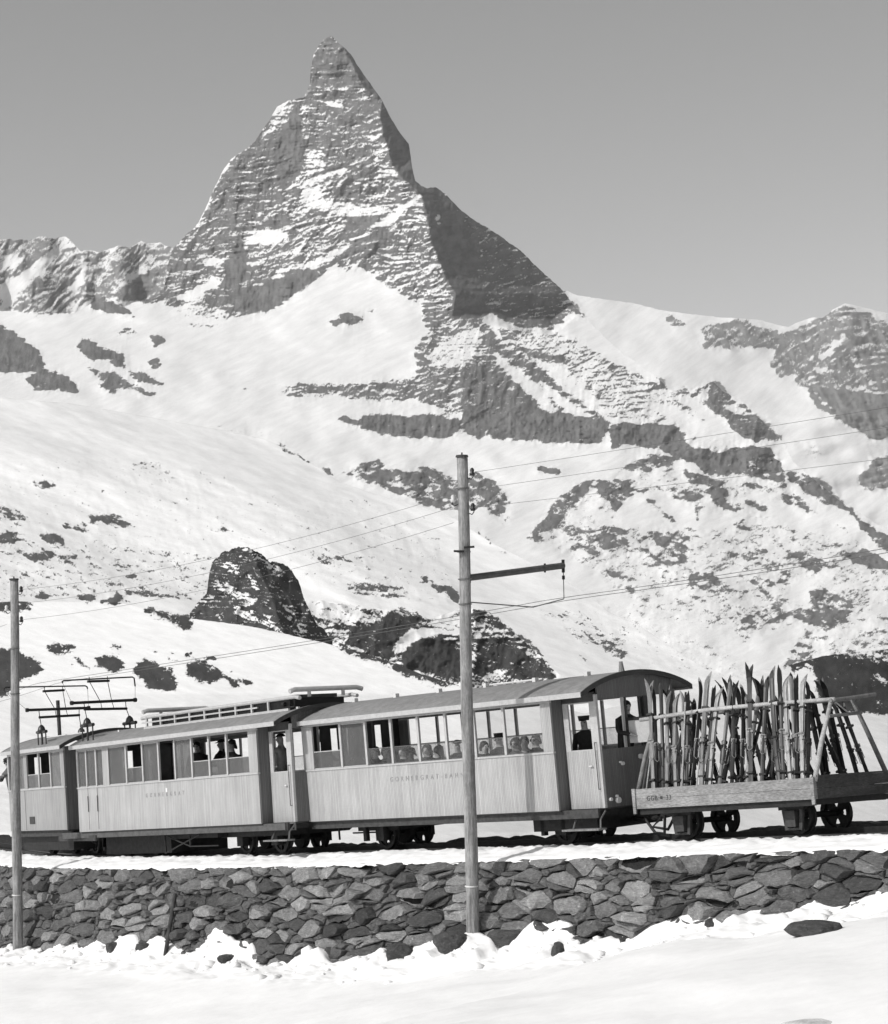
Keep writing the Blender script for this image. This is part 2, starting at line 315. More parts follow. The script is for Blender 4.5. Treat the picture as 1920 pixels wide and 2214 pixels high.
SURVEY = [
 # far ridge on the left
 ('A', .66, [(-700,150),(60,160),(230,150),(350,160),(420,190),(450,240),(560,235),(700,205),(850,190),(940,220),(980,200),(1160,0),(1300,300),(930,520),(900,530),(660,520),(520,490),(400,580),(250,590),(0,560),(-700,560)]),
 ('A', .96, [(530,480),(600,520),(680,540),(760,610),(640,580),(480,560)]),
 ('A', .1, [(0,420),(130,360),(350,190),(410,195),(250,330),(130,450),(40,560),(0,560)]),
 ('A', .1, [(455,300),(480,260),(480,420),(370,530),(400,480)]),
 ('A', .15, [(0,260),(100,270),(90,330),(0,330)]),
 ('A', .2, [(600,470),(720,380),(860,290),(880,300),(740,400),(640,480)]),
 ('A', .95, [(640,490),(780,390),(880,310),(910,400),(820,430),(810,500),(700,520)]),
 # Matterhorn
 ('B', .72, [(800,60),(750,110),(720,180),(700,215),(680,270),(680,350),(655,370),(660,400),(600,420),(520,470),(440,540),(400,590),(370,650),(290,720),(240,770),(210,830),(190,890),(140,950),(110,1040),(80,1100),(20,1130),(-60,1200),(-150,1330),(-200,1500),(-100,1560),(50,1600),(170,1640),(300,1625),(420,1600),(560,1540),(640,1490),(740,1410),(800,1350),(845,1325),(875,1360),(905,1385),(935,1335),(970,1320),(1010,1380),(1080,1440),(1200,1500),(1270,1550),(1320,1570),(1310,1640),(1350,1710),(1280,1792),(1500,1792),(1700,1792),(1640,1640),(1600,1500),(1500,1300),(1400,900),(1300,600),(1150,400),(1000,230),(880,100)]),
 ('B', .85, [(790,60),(740,120),(690,270),(690,350),(860,330),(1010,370),(960,240),(880,120)]),
 ('B', .78, [(385,650),(250,770),(200,890),(120,1040),(60,1130),(250,1100),(400,1010),(500,930),(500,650)]),
 ('B', .93, [(500,640),(520,900),(560,920),(640,850),(660,830),(640,430),(600,470),(560,560)]),
 ('B', .5, [(410,600),(500,490),(590,440),(600,470),(540,560),(430,640)]),
 ('B', .74, [(700,380),(1080,400),(1070,520),(1110,660),(1190,860),(960,880),(640,860),(660,500)]),
 ('B', .36, [(780,440),(860,430),(880,470),(790,480)]),
 ('B', .52, [(1000,600),(1120,620),(1160,780),(1190,860),(1060,840),(1040,720)]),
 ('B', .38, [(660,720),(760,700),(780,820),(900,790),(860,850),(680,860)]),
 ('B', .30, [(540,920),(640,850),(840,820),(830,850),(680,890),(560,930)]),
 ('B', .64, [(480,960),(700,890),(1100,860),(1290,960),(1150,1100),(900,1230),(640,1360),(440,1400),(330,1300),(340,1150)]),
 ('B', .12, [(340,1200),(430,1140),(500,1150),(580,1170),(570,1200),(350,1225)]),
 ('B', .28, [(630,1000),(650,900),(740,900),(760,980),(880,1000),(1140,1020),(1150,1050),(1000,1070),(840,1060),(700,1020)]),
 ('B', .86, [(820,900),(1000,900),(980,970),(880,985),(800,950)]),
 ('B', .9, [(880,1080),(1130,1060),(1060,1110),(960,1150),(880,1140)]),
 ('B', .9, [(470,1080),(620,1050),(580,1120),(430,1150)]),
 ('B', .08, [(650,1360),(900,1220),(1100,1090),(1290,950),(1305,975),(1120,1115),(900,1255),(680,1372)]),
 ('B', .12, [(500,1370),(800,1290),(780,1310),(520,1390)]),
 ('B', .62, [(800,1300),(1150,1110),(1320,980),(1370,1220),(1440,1400),(1490,1560),(1320,1560),(1080,1440),(1010,1370)]),
 ('B', .8, [(900,1230),(1100,1120),(1140,1160),(1100,1280),(1000,1310),(860,1310)]),
 ('B', .95, [(240,1480),(420,1450),(700,1350),(750,1400),(600,1510),(450,1600),(280,1590)]),
 ('B', .95, [(240,1300),(300,1150),(340,1300),(330,1440),(200,1460)]),
 ('B', .06, [(0,1490),(120,1440),(150,1400),(200,1430),(60,1530),(-60,1540)]),
 ('B', .2, [(80,1290),(200,1300),(220,1350),(100,1340)]),
 ('B', .35, [(0,1540),(130,1560),(250,1600),(120,1640),(-100,1620)]),
 ('B', .9, [(780,1650),(860,1620),(900,1605),(1010,1640),(960,1662),(830,1672)]),
 ('B', .6, [(1000,1590),(1060,1575),(1050,1600)]),
 # north face; rock share raised over its snow slope to paint in shade
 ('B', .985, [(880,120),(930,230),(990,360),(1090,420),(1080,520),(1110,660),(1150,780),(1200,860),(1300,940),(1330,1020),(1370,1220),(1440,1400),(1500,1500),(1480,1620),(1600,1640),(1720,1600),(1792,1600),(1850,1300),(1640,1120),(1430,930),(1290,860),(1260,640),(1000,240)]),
 ('B', .81, [(1480,1010),(1560,1150),(1640,1330),(1600,1400),(1680,1530),(1760,1620),(2100,1660),(2100,1400),(1792,1190),(1640,1110)]),
 ('B', .3, [(1390,1060),(1400,1060),(1415,1120),(1400,1110)]),
 ('C', .80, [(100,220),(60,60),(180,-40),(300,30),(420,160),(520,260),(440,250),(400,290),(380,315),(260,310),(160,275)]),
 # spur and rock bands below the mountain
 ('B', .6, [(1280,1792),(1350,1700),(1480,1620),(1600,1640),(1640,1700),(1700,1792)]),
 ('Z', .7, [(835,700),(870,680),(900,660),(930,645),(965,642),(990,665),(1020,700),(1060,740),(1110,800),(1150,835),(1140,860),(1000,870),(930,840),(880,835),(760,812),(690,800),(590,790),(570,780),(640,775),(760,770),(840,760)]),
 ('Z', .3, [(900,680),(960,660),(975,690),(940,740),(870,740),(860,720)]),
 ('C', .85, [(0,470),(130,480),(200,520),(300,600),(340,660),(300,680),(200,690),(80,720),(100,660),(0,600)]),
 ('E', .06, [(330,60),(700,35),(880,60),(920,120),(830,105),(720,128),(600,110),(460,110),(330,140)]),
 ('E', .95, [(335,145),(380,125),(440,150),(470,120),(600,120),(720,130),(830,110),(960,120),(1020,150),(1010,200),(940,250),(820,255),(700,240),(560,220),(420,180)]),
 ('E', .15, [(920,130),(1100,90),(1250,110),(1150,190),(1120,250),(1000,260),(1020,160)]),
 ('E', .93, [(1130,190),(1200,140),(1300,90),(1400,60),(1500,110),(1470,150),(1410,270),(1350,250),(1250,260),(1180,250)]),
 ('C', .96, [(85,730),(200,690),(330,680),(450,675),(590,690),(620,710),(600,780),(560,800),(480,800),(380,800),(290,780),(180,780),(90,760)]),
 ('C', .96, [(0,640),(100,650),(200,690),(85,740),(85,780),(0,740)]),
 ('C', .985, [(630,715),(700,710),(880,715),(940,760),(945,800),(1000,810),(1050,830),(1180,810),(1290,815),(1330,860),(1365,970),(1250,940),(1150,930),(1020,930),(1000,900),(900,850),(830,815),(700,810),(620,820)]),
 ('C', .2, [(960,775),(1050,790),(1180,800),(1050,822),(1000,805)]),
 ('C', .4, [(150,300),(450,340),(650,460),(860,560),(1050,720),(1180,800),(950,780),(880,710),(600,690),(480,600),(330,480),(180,400)]),
 ('C', .1, [(130,400),(330,560),(400,670),(350,660),(250,560),(150,460)]),
 ('C', .8, [(100,290),(180,400),(280,440),(350,500),(440,580),(520,640),(600,690),(540,680),(440,610),(330,540),(220,470),(120,390)]),
 ('C', .85, [(200,380),(280,400),(400,420),(480,470),(400,455),(290,430)]),
 ('C', .15, [(280,430),(420,470),(560,600),(560,660),(460,580),(360,500)]),
 ('C', .62, [(600,450),(700,480),(720,520),(640,510)]),
 ('C', .8, [(820,510),(850,520),(860,570),(830,540)]),
 ('C', .6, [(150,310),(220,300),(260,340),(220,370),(170,350)]),
 ('C', .08, [(760,620),(900,650),(1050,720),(1180,800),(960,770),(880,700)]),
 ('C', .85, [(950,590),(1000,560),(1060,530),(1100,560),(1145,610),(1250,680),(1300,720),(1365,790),(1240,790),(1190,780),(1100,690),(1060,660)]),
 ('C', .15, [(970,600),(1040,560),(1030,610),(1000,630)]), ('C', .2, [(1090,640),(1140,630),(1230,680),(1150,680)]),
 ('C', .55, [(870,570),(930,560),(960,580),(920,600)]),
 ('C', .72, [(985,300),(1080,290),(1170,265),(1230,300),(1330,320),(1340,400),(1250,400),(1160,400),(1000,400),(1020,350)]),
 ('C', .75, [(840,265),(880,255),(930,290),(940,310),(870,300)]),
 ('C', .74, [(1330,350),(1420,300),(1500,270),(1600,205),(1650,215),(1792,290),(2300,450),(2300,700),(1792,600),(1700,570),(1620,560),(1500,560),(1410,550),(1400,500),(1340,515),(1290,460),(1320,420)]),
 ('C', .1, [(1500,430),(1600,340),(1610,360),(1520,450)]), ('C', .1, [(1640,210),(1792,270),(1900,320),(1792,290),(1660,230)]),
 ('C', .08, [(1640,400),(1700,530),(1792,620),(1760,600),(1660,470)]), ('C', .1, [(1490,480),(1560,480),(1550,500),(1500,495)]),
 ('C', .95, [(1450,560),(1500,560),(1700,580),(1792,600),(2300,720),(2300,800),(1792,770),(1750,785),(1650,740),(1560,680),(1490,640)]),
 ('C', .1, [(1480,570),(1560,640),(1530,640)]),
 ('C', .85, [(1680,930),(1720,870),(1792,840),(2300,800),(2300,960),(1792,980),(1720,1000),(1670,960)]),
 ('C', .35, [(1380,800),(1500,800),(1530,850),(1480,860),(1400,820)]),
 ('C', .85, [(1365,910),(1450,930),(1550,970),(1600,1040),(1700,1130),(1792,1180),(2300,1500),(2300,1600),(1792,1260),(1740,1220),(1650,1110),(1560,1060),(1450,1010),(1370,950)]),
 # lower mountain on the right, speckled
 ('C', .33, [(390,1060),(520,960),(700,930),(880,900),(1050,940),(1350,970),(1450,1040),(1600,1150),(1792,1300),(2300,1600),(2300,1700),(900,1700),(700,1461),(500,1300),(270,1200)]),
 ('C', .04, [(700,1010),(870,1010),(980,1060),(1180,1100),(1250,1130),(1100,1150),(960,1150),(860,1140),(720,1150),(560,1120),(520,1060),(640,1120)]),
 ('C', .04, [(1180,980),(1380,1040),(1560,1130),(1650,1220),(1500,1180),(1330,1120),(1250,1080)]),
 ('C', .82, [(270,1200),(390,1040),(500,960),(560,950),(500,1030),(380,1150),(300,1200)]),
 ('C', .88, [(560,960),(690,950),(720,1000),(680,1040),(640,1110),(610,1050),(570,1010)]),
 ('C', .8, [(650,920),(750,860),(820,840),(920,860),(880,890),(780,910)]),
 ('C', .88, [(920,910),(1000,920),(1100,960),(1050,980),(960,960)]),
 ('C', .92, [(310,895),(360,890),(420,910),(390,925),(330,915)]),
 ('C', .66, [(880,1010),(950,990),(1010,1000),(1000,1040),(900,1040)]),
 ('C', .85, [(1030,1000),(1110,985),(1130,1010),(1100,1040),(1150,1080),(1080,1070)]),
 ('C', .82, [(1340,1000),(1400,1010),(1480,1080),(1450,1090),(1370,1050)]),
 ('C', .7, [(1180,965),(1250,965),(1280,985),(1200,980)]), ('C', .7, [(1180,1020),(1300,1070),(1280,1090),(1200,1050)]),
 ('C', .97, [(1630,1260),(1680,1240),(1792,1290),(1850,1320),(1792,1330),(1700,1320),(1640,1290)]),
 ('C', .7, [(750,1000),(800,1040),(910,1130),(880,1130),(800,1070)]), ('C', .6, [(985,1050),(1005,1050),(1010,1140),(985,1140)]),
 ('C', .58, [(420,1160),(560,1130),(690,1150),(700,1210),(560,1260),(430,1230)]),
 ('C', .8, [(640,1150),(680,1150),(690,1200),(650,1190)]),
 ('C', .66, [(760,1190),(860,1160),(950,1180),(950,1300),(860,1310),(780,1260)]),
 ('C', .72, [(1110,1250),(1180,1225),(1280,1250),(1270,1290),(1150,1285)]), ('C', .6, [(1120,1140),(1180,1120),(1220,1160),(1160,1170)]),
 ('C', .78, [(1340,1250),(1480,1260),(1550,1320),(1500,1340),(1400,1310)]), ('C', .7, [(1500,1210),(1600,1220),(1620,1250),(1540,1240)]),
 ('C', .85, [(620,1340),(660,1345),(640,1365)]), ('C', .5, [(690,1390),(740,1390),(720,1420),(680,1410)]),
 ('F', .6, [(620,960),(740,850),(860,880),(850,940),(700,950)]), ('F', .9, [(790,880),(860,870),(860,910),(800,920)]),
 ('F', .9, [(530,810),(590,800),(570,840)]),
 ('F', .5, [(1000,930),(1160,860),(1280,870),(1200,980),(1100,1000),(1000,990)]),
 ('F', .62, [(930,1165),(1040,1080),(1130,1060),(1250,1080),(1200,1150),(1080,1150),(980,1180)]),
 ('F', .05, [(350,1100),(900,1180),(1000,1250),(1300,1150),(1350,1250),(1050,1400),(700,1330),(300,1100)]),
 ('F', .04, [(1230,930),(1380,910),(1340,1040),(1250,1040)]),
 ('F', .84, [(1350,970),(1450,950),(1600,1040),(1550,1130),(1450,1180),(1320,1140),(1250,1080),(1380,1060)]),
 ('F', .5, [(1240,1340),(1300,1220),(1400,1200),(1500,1250),(1400,1330),(1300,1420),(1200,1400)]),
 ('F', .35, [(1400,1190),(1792,1220),(1792,1330),(1450,1300)]),
 ('F', .74, [(1360,1380),(1450,1320),(1600,1330),(1792,1350),(2300,1400),(2300,1700),(1640,1640),(1500,1620),(1400,1560),(1390,1450)]),
 ('F', .35, [(1380,1300),(1800,1330),(2300,1350),(2300,1400),(1790,1372),(1500,1345)]), ('F', .3, [(1480,1400),(1560,1390),(1600,1430),(1530,1440)]), ('F', .95, [(1420,1440),(1560,1450),(1640,1540),(1560,1600),(1440,1560)]),
 ('F', .12, [(1640,1400),(1740,1440),(1792,1450),(1792,1500),(1720,1480)]), ('F', .1, [(1700,1560),(1760,1550),(1740,1610)]),
 # smooth slopes on the left
 ('D', .21, [(-500,180),(600,90),(1200,180),(1792,420),(1792,700),(900,640),(300,560),(-500,560)]),
 ('E', .24, [(0,600),(400,560),(900,760),(1020,1180),(600,1160),(0,1000)]),
 ('F', .24, [(0,1000),(300,1060),(900,1300),(1100,1500),(500,1400),(0,1250)]),
 ('A', .93, [(-600,500),(0,640),(100,700),(220,800),(250,880),(370,930),(430,1000),(420,1030),(340,1000),(200,1020),(140,950),(210,910),(0,910),(-600,880)]),
 ('A', .95, [(430,760),(450,720),(500,730),(620,790),(700,810),(690,890),(620,870),(600,830),(520,840),(450,800)]),
 ('A', .85, [(480,880),(560,900),(620,900),(720,970),(800,1000),(880,1030),(830,1045),(740,1010),(640,1000),(560,950)]),
 ('A', .95, [(520,960),(600,970),(660,1010),(640,1030),(560,1000)]), ('A', .85, [(700,900),(800,910),(920,980),(850,985),(740,950)]),
 ('A', .85, [(830,700),(880,700),(910,740),(850,770)]), ('A', .9, [(820,850),(870,830),(900,860),(850,890)]), ('A', .6, [(620,690),(700,665),(780,690),(700,705)]),
 ('A', .8, [(190,600),(215,600),(215,630),(190,625)]), ('A', .7, [(1030,635),(1100,640),(1220,650),(1180,660),(1060,655)]),
 ('A', .62, [(1550,1010),(1650,990),(1792,1000),(1900,1010),(1850,1040),(1600,1050)]), ('A', .9, [(1345,1000),(1365,1000),(1365,1020),(1350,1025)]),
 ('A', .7, [(1480,1290),(1560,1310),(1620,1340),(1700,1390),(1730,1408),(1690,1400),(1600,1360)]),
 ('A', .3, [(980,1205),(1200,1210),(1560,1250),(1540,1270),(1200,1230)]),
 ('E', .78, [(350,430),(430,420),(470,380),(560,370),(620,420),(720,430),(830,400),(900,430),(1000,470),(1080,430),(1180,480),(1270,540),(1285,610),(1240,690),(1180,690),(1160,640),(960,650),(820,620),(700,570),(560,520),(460,490)]),
 ('E', .2, [(580,490),(700,510),(720,530),(600,510)]), ('E', .2, [(810,500),(880,490),(860,520),(820,560)]),
 ('E', .92, [(240,400),(290,420),(325,465),(270,450)]), ('E', .75, [(0,270),(80,320),(200,380),(190,395),(80,345),(0,290)]),
 ('E', .92, [(1230,720),(1300,670),(1290,700),(1250,725)]), ('E', .92, [(1440,410),(1560,420),(1560,450),(1460,440)]),
 ('E', .65, [(1090,730),(1130,780),(1200,830),(1180,835),(1110,790)]), ('E', .85, [(1200,855),(1310,895),(1260,893)]),
 ('E', .95, [(790,1010),(830,1010),(820,1050),(795,1040)]), ('E', .92, [(850,1040),(950,1080),(1020,1140),(1010,1160),(930,1110),(860,1090)]),
 ('E', .45, [(150,870),(540,950),(540,975),(200,900)]), ('E', .4, [(440,560),(480,575),(540,640),(510,630)]), ('E', .6, [(720,700),(800,740),(780,745)]),
 ('E', .8, [(800,685),(830,690),(815,705)]),
 ('E', .6, [(380,1060),(560,1040),(700,1080),(740,1130),(600,1130),(400,1110)]),
 ('D', .34, [(-500,560),(400,560),(1150,620),(1150,860),(-500,900)]),
 ('D', .8, [(500,430),(640,410),(750,480),(680,490),(600,470),(510,460)]), ('D', .68, [(310,480),(450,460),(510,490),(460,520)]),
 ('D', .8, [(0,510),(70,500),(140,550),(60,580),(-100,560)]), ('D', .95, [(210,530),(300,510),(370,575),(280,575)]),
 ('D', .62, [(0,370),(100,390),(160,450),(60,460),(-100,440)]), ('D', .85, [(165,222),(260,240),(320,260),(240,275)]), ('D', .8, [(375,290),(400,290),(395,305)]),
 ('D', .85, [(545,280),(570,282),(565,297)]), ('D', .6, [(500,260),(540,270),(530,280)]),
 ('D', .8, [(110,630),(290,620),(300,670),(180,670)]), ('D', .85, [(330,650),(430,650),(350,690)]), ('D', .95, [(480,730),(540,735),(510,750)]),
 ('D', .75, [(600,690),(680,680),(660,710)]), ('D', .92, [(680,750),(760,740),(740,770)]), ('D', .95, [(580,780),(640,790),(620,803)]),
 ('D', .97, [(650,830),(680,890),(730,910),(550,900),(630,880)], ), ('D', .92, [(180,880),(240,850),(285,890)]), ('D', .85, [(380,870),(500,855),(530,880),(480,895)]),
 ('D', .8, [(-100,900),(140,900),(200,940),(60,940),(0,960)]), ('D', .62, [(690,840),(1050,860),(1090,890),(900,880),(700,860)]),
 ('D', .72, [(800,930),(1040,970),(1080,1040),(1030,1060),(940,1000),(800,960)]), ('D', .7, [(780,140),(890,150),(870,175),(780,160)]),
 ('D', .4, [(650,100),(900,130),(1000,240),(900,230)]), ('D', .4, [(1000,180),(1130,200),(1170,250),(1100,220)]), ('D', .5, [(960,345),(1000,340),(980,375)]),
 ('D', .55, [(1200,460),(1270,490),(1260,530),(1220,500)]), ('D', .5, [(1740,620),(1900,680),(1792,700)]), ('D', .35, [(1030,630),(1200,640),(1180,670),(1040,660)]),
 # rocky gully in the middle
 ('E', .6, [(150,1140),(300,1180),(450,1180),(600,1200),(700,1190),(840,1250),(1020,1200),(1100,1200),(1200,1230),(1280,1290),(1400,1380),(1560,1560),(1500,1600),(1300,1640),(1100,1640),(900,1620),(700,1560),(600,1500),(400,1450),(250,1360),(170,1220)]),
 ('E', .3, [(150,1140),(420,1170),(520,1280),(400,1260),(250,1270),(170,1210)]),
 ('E', .93, [(510,1290),(620,1220),(830,1250),(740,1300),(650,1370),(620,1480),(540,1450),(400,1400),(390,1290)]),
 ('E', .97, [(680,1440),(800,1350),(900,1350),(1020,1430),(1020,1600),(900,1580),(720,1520)]),
 ('E', .88, [(1090,1420),(1200,1350),(1330,1400),(1560,1580),(1400,1600),(1250,1560),(1100,1560)]),
 ('E', .3, [(840,1250),(1020,1220),(1020,1340),(900,1330)]),
 ('E', .05, [(640,1380),(740,1310),(830,1290),(900,1340),(780,1360),(680,1430)]), ('E', .05, [(1100,1600),(1200,1540),(1280,1530),(1230,1555)]),
 ('E', .85, [(1080,1180),(1160,1210),(1240,1260),(1250,1310),(1180,1290),(1090,1220)]), ('E', .75, [(1280,1310),(1400,1360),(1400,1390),(1300,1350)]),
 ('E', .36, [(1420,1180),(1792,1250),(1792,1420),(1600,1340)]), ('E', .75, [(1660,1430),(1740,1480),(1700,1490)]),
 ('F', .5, [(60,1200),(330,1190),(350,1330),(280,1340),(150,1250)]), ('F', .8, [(80,1310),(150,1360),(120,1370)]), ('F', .8, [(290,1290),(360,1290),(330,1340)]),
 # near hill behind the train
 ('D', .97, [(-200,1180),(60,1170),(150,1200),(250,1270),(180,1310),(110,1300),(60,1400),(-200,1450)]), ('D', .78, [(220,1140),(340,1140),(440,1140),(350,1190),(260,1170)]),
 ('D', .88, [(380,1200),(460,1220),(530,1300),(470,1260)]), ('D', .93, [(500,1200),(640,1210),(690,1260),(630,1300),(560,1250)]),
 ('D', .98, [(730,1270),(820,1215),(860,1250),(920,1280),(980,1330),(970,1380),(900,1380),(830,1385),(790,1320)]), ('D', .1, [(845,1290),(880,1310),(870,1350),(850,1340)]),
 ('D', .6, [(550,1140),(700,1125),(640,1180)]), ('D', .88, [(810,1160),(880,1170),(860,1195)]), ('D', .92, [(900,1200),(1010,1230),(950,1230)]), ('D', .92, [(930,1160),(980,1180),(950,1190)]),
 ('D', .9, [(1010,1180),(1080,1190),(1030,1220)]), ('D', .95, [(1110,1220),(1190,1200),(1200,1230)]), ('D', .97, [(1030,1250),(1100,1230),(1160,1290),(1170,1350),(1100,1340),(1040,1290)]),
 ('D', .93, [(1180,1270),(1235,1290),(1200,1350),(1160,1330)]), ('D', .95, [(1240,1320),(1330,1350),(1290,1380)]), ('D', .9, [(1320,1310),(1400,1340),(1360,1360)]),
 ('D', .92, [(900,1240),(990,1290),(960,1290)]), ('D', .95, [(1250,1275),(1310,1290),(1280,1298)]), ('D', .92, [(380,1235),(395,1235),(388,1250)]),
 ('E', .75, [(460,1590),(540,1620),(600,1650),(580,1650)]),
]
for r_, d_, p_ in SURVEY: paint(r_, d_, p_)
def blur(a, n, it=2):
    for _ in range(it):
        for ax in (0, 1):
            b = np.zeros_like(a)
            for k in range(-n, n+1): b += np.roll(a, k, ax)
            a = b/(2*n+1)
    return a
maskb = blur(mask, 1, 2); maskr = blur(mask, 5, 2)
def samp(a, x, y):
    fx = np.clip((x-RX0)/RS-.5, 0, RW-1.001); fy = np.clip((y-RY0)/RS-.5, 0, RH-1.001)
    xi = fx.astype(int); yi = fy.astype(int); fx = fx-xi; fy = fy-yi
    return (a[yi, xi]*(1-fx)+a[yi, xi+1]*fx)*(1-fy)+(a[yi+1, xi]*(1-fx)+a[yi+1, xi+1]*fx)*fy
RG, UP_, FW = np.array(rgt), np.array(upv), np.array(fwd)
def at_np(px, py, Y):
    d = (RG[None, None]*(px-CX)[..., None]+UP_[None, None]*(CY-py)[..., None])/F+FW
    return d*(Y/d[..., 1])[..., None]
def along(px, py, th):                      # th: direction of the strata or ribs, rising to the right
    c, n = math.cos(th), math.sin(th); return px*c-py*n, px*n+py*c
def rockrelief(px, py, strata, ribs):
    """broken rock: ledges along the strata and ribs with gullies between them, in px towards the viewer"""
    w1 = (fbm(px/90, py/90, 3, seed=71)-.5)*30; w2 = (fbm(px/80, py/80, 3, seed=72)-.5)*26
    u, v = along(px, py+w1, strata); a, b = along(px+w2, py, ribs)
    u2, v2 = along(px, py+w1*.6, strata*.15); a2, b2 = along(px-w2*.5, py, ribs*1.5 if ribs > 0 else ribs*1.2)
    brk = .35+1.3*fbm(px/26, py/22, 3, .6, seed=78); sel = np.clip((fbm(px/85, py/85, 3, .55, seed=80)-.5)*5+.5, 0, 1)   # ledges come and go, and turn
    h = ((ridged(u/80, v/17, 4, seed=73)-.5)*10*sel+(ridged(u2/70, v2/13, 4, seed=81)-.5)*12*(1-sel))*brk
    h = h+((ridged(u/26, v/6.0, 3, seed=74)-.5)*5*sel+(ridged(u2/30, v2/5.5, 3, seed=82)-.5)*6*(1-sel))*brk
    h = h+(ridged(a/130, b/42, 4, seed=75)-.5)*20*(.5+.5*sel)+(ridged(a2/90, b2/24, 4, seed=83)-.5)*17*(1-.6*sel)+(ridged(a2/26, b2/8, 3, seed=76)-.5)*6*(1.6-brk)
    h = h+(ridged(px/7.5, py/6.5, 2, seed=79)-.5)*3.2
    return h
def relief(name, mat, top, bot, lnD, step=3., x0=-220, x1=2140, jag=2., rough=1., kind='structure', back=.02, msk=None, sm=1., strata=.3, ribs=.95, ledge=.55, fray=1., soft_below=None, dens=1.):
    """A slope or mountain: its crest line, foot line and a survey of distances give every point of its surface."""
    xs = np.arange(x0, x1+step, step)
    ty = np.interp(xs, [p[0] for p in top], [p[1] for p in top])
    by = np.interp(xs, [p[0] for p in bot], [p[1] for p in bot])
    ty = ty+(fbm(xs/11, xs*0+2, 5, .7, seed=4)-.5)*jag*2.6
    rows = np.arange(ty.min()-step, by.max()+step, step)
    PX = np.repeat(xs[None], len(rows), 0); PY = np.clip(rows[:, None], ty[None], np.maximum(by, ty+1)[None])
    rk = samp(maskb if msk is None else msk, PX, PY); rr = samp(maskr, PX, PY)
    h = rockrelief(PX, PY, strata, ribs)*rough
    if soft_below:                           # the lower mountain is rounded, its rock shows as scattered blotches
        k = np.clip((PY-soft_below[0])/soft_below[1], 0, 1); h = h*(1-k*.62)+k*(fbm(PX/38+PY/90, PY/26, 4, .6, seed=77)-.5)*30*rough
    else: k = PX*0
    g = np.gradient(h, step, axis=0)
    if msk is None: rk = .84*rk+.16*rr+.1*np.clip(rk-rr, 0, 1)
    rk = rk*dens; rk0 = rk
    # snow lies on the flatter ledges and in the gullies, the steep parts are bare
    rk = rk-ledge*(1-.45*k)*np.tanh(g*.9)*np.clip(rk*1.6, 0, 1)*np.clip(1.12-rk0, .12, 1)*1.5-.22*ledge*np.clip(-h/10, -1, 1)*np.clip(rk*1.5, 0, 1)*np.clip(1.15-rk0, .1, 1)
    rk = np.clip(rk+np.clip(rk0, 0, .5)*(fbm(PX/7, PY/5, 3, .6, seed=53)-.5)*.5*fray+k*np.clip(rk0*2, 0, 1)*(fbm((PX+PY*.6)/24, (PY-PX*.35)/11, 4, .6, seed=54)-.5)*1.5, 0, 1)
    L = lnD(PX, PY)
    L = L-h*(rr*.95+.035)/F-(fbm(PX/170, PY/110, 3, seed=7)-.5)*60*sm/F
    V = at_np(PX, PY, np.exp(L))
    uv = np.stack([PX/100, PY/100, PX*0], -1)
    nb = 5; bk = []                          # far side, so that the crest has thickness
    for b in range(nb, 0, -1):
        bk.append(at_np(PX[:1], PY[:1]+3.5*b**1.6, np.exp(L[:1])*(1+back*b)))
    V = np.concatenate(bk+[V], 0); uv = np.concatenate([uv[:1]]*nb+[uv], 0); rk = np.concatenate([rk[:1]]*nb+[rk], 0)
    return grid_obj(name, V[::-1], mat, kind, {'rock': rk[::-1], 'puv': uv[::-1]})

# --- mountain massif
ridge = [(690,60),(712,77),(744,101),(763,140),(787,191),(826,214),(822,253),(834,308),(849,355),(869,386),(908,417),(920,448),(935,527),(962,597),(986,636),(978,683),(1000,720)]
ry = np.array([p[1] for p in ridge], float); rx = np.array([p[0] for p in ridge], float)
kzx = [(0, .75), (560, .75), (640, 1.0), (700, 1.9), (860, 1.9), (930, 1.2), (1000, 1.1), (1120, 1.6), (1700, 1.6)]
yy = np.arange(0, 1801, 4.); kz = np.interp(yy, [k[0] for k in kzx], [k[1] for k in kzx])
cum = np.concatenate([[0], np.cumsum(kz[:-1]*4)]); cum = cum[-1]-cum
def ln_massif(px, py):
    xr = np.interp(py, ry, rx); base = math.log(4700)+np.interp(py, yy, cum)/F
    f = np.clip((np.interp(px, [980, 1075, 1133, 1195, 1225, 1262, 1300], [705, 705, 725, 722, 700, 676, 640])+(fbm(px/25, py/25, 3, seed=61)-.5)*16-py)/34, 0, 1); f = f*f*(3-2*f)
    dx = px-xr
    lft = np.where(dx < 0, -dx, 0); rt = np.where(dx > 0, dx, 0)
    g = np.clip((1000-py)/300, 0, 1)
    # the buttress left of the great pillar turns away a little
    fl = np.clip((800-py)/330, 0, 1); fl = fl*fl*(3-2*fl)
    r = lft*(.62*fl+.25*(1-fl)*g)+rt*(1.9*f)
    low = np.clip((py-960)/150, 0, 1)
    r = r+low*.0*(px)
    # glacier basin right of the mountain
    r = r+np.where((dx > 0), np.minimum(rt, 420)*(1-f)*g*-.15, 0)
    return base+r/F
Z = lambda pts: [(x*1.0714, y*1.0714) for x, y in pts]
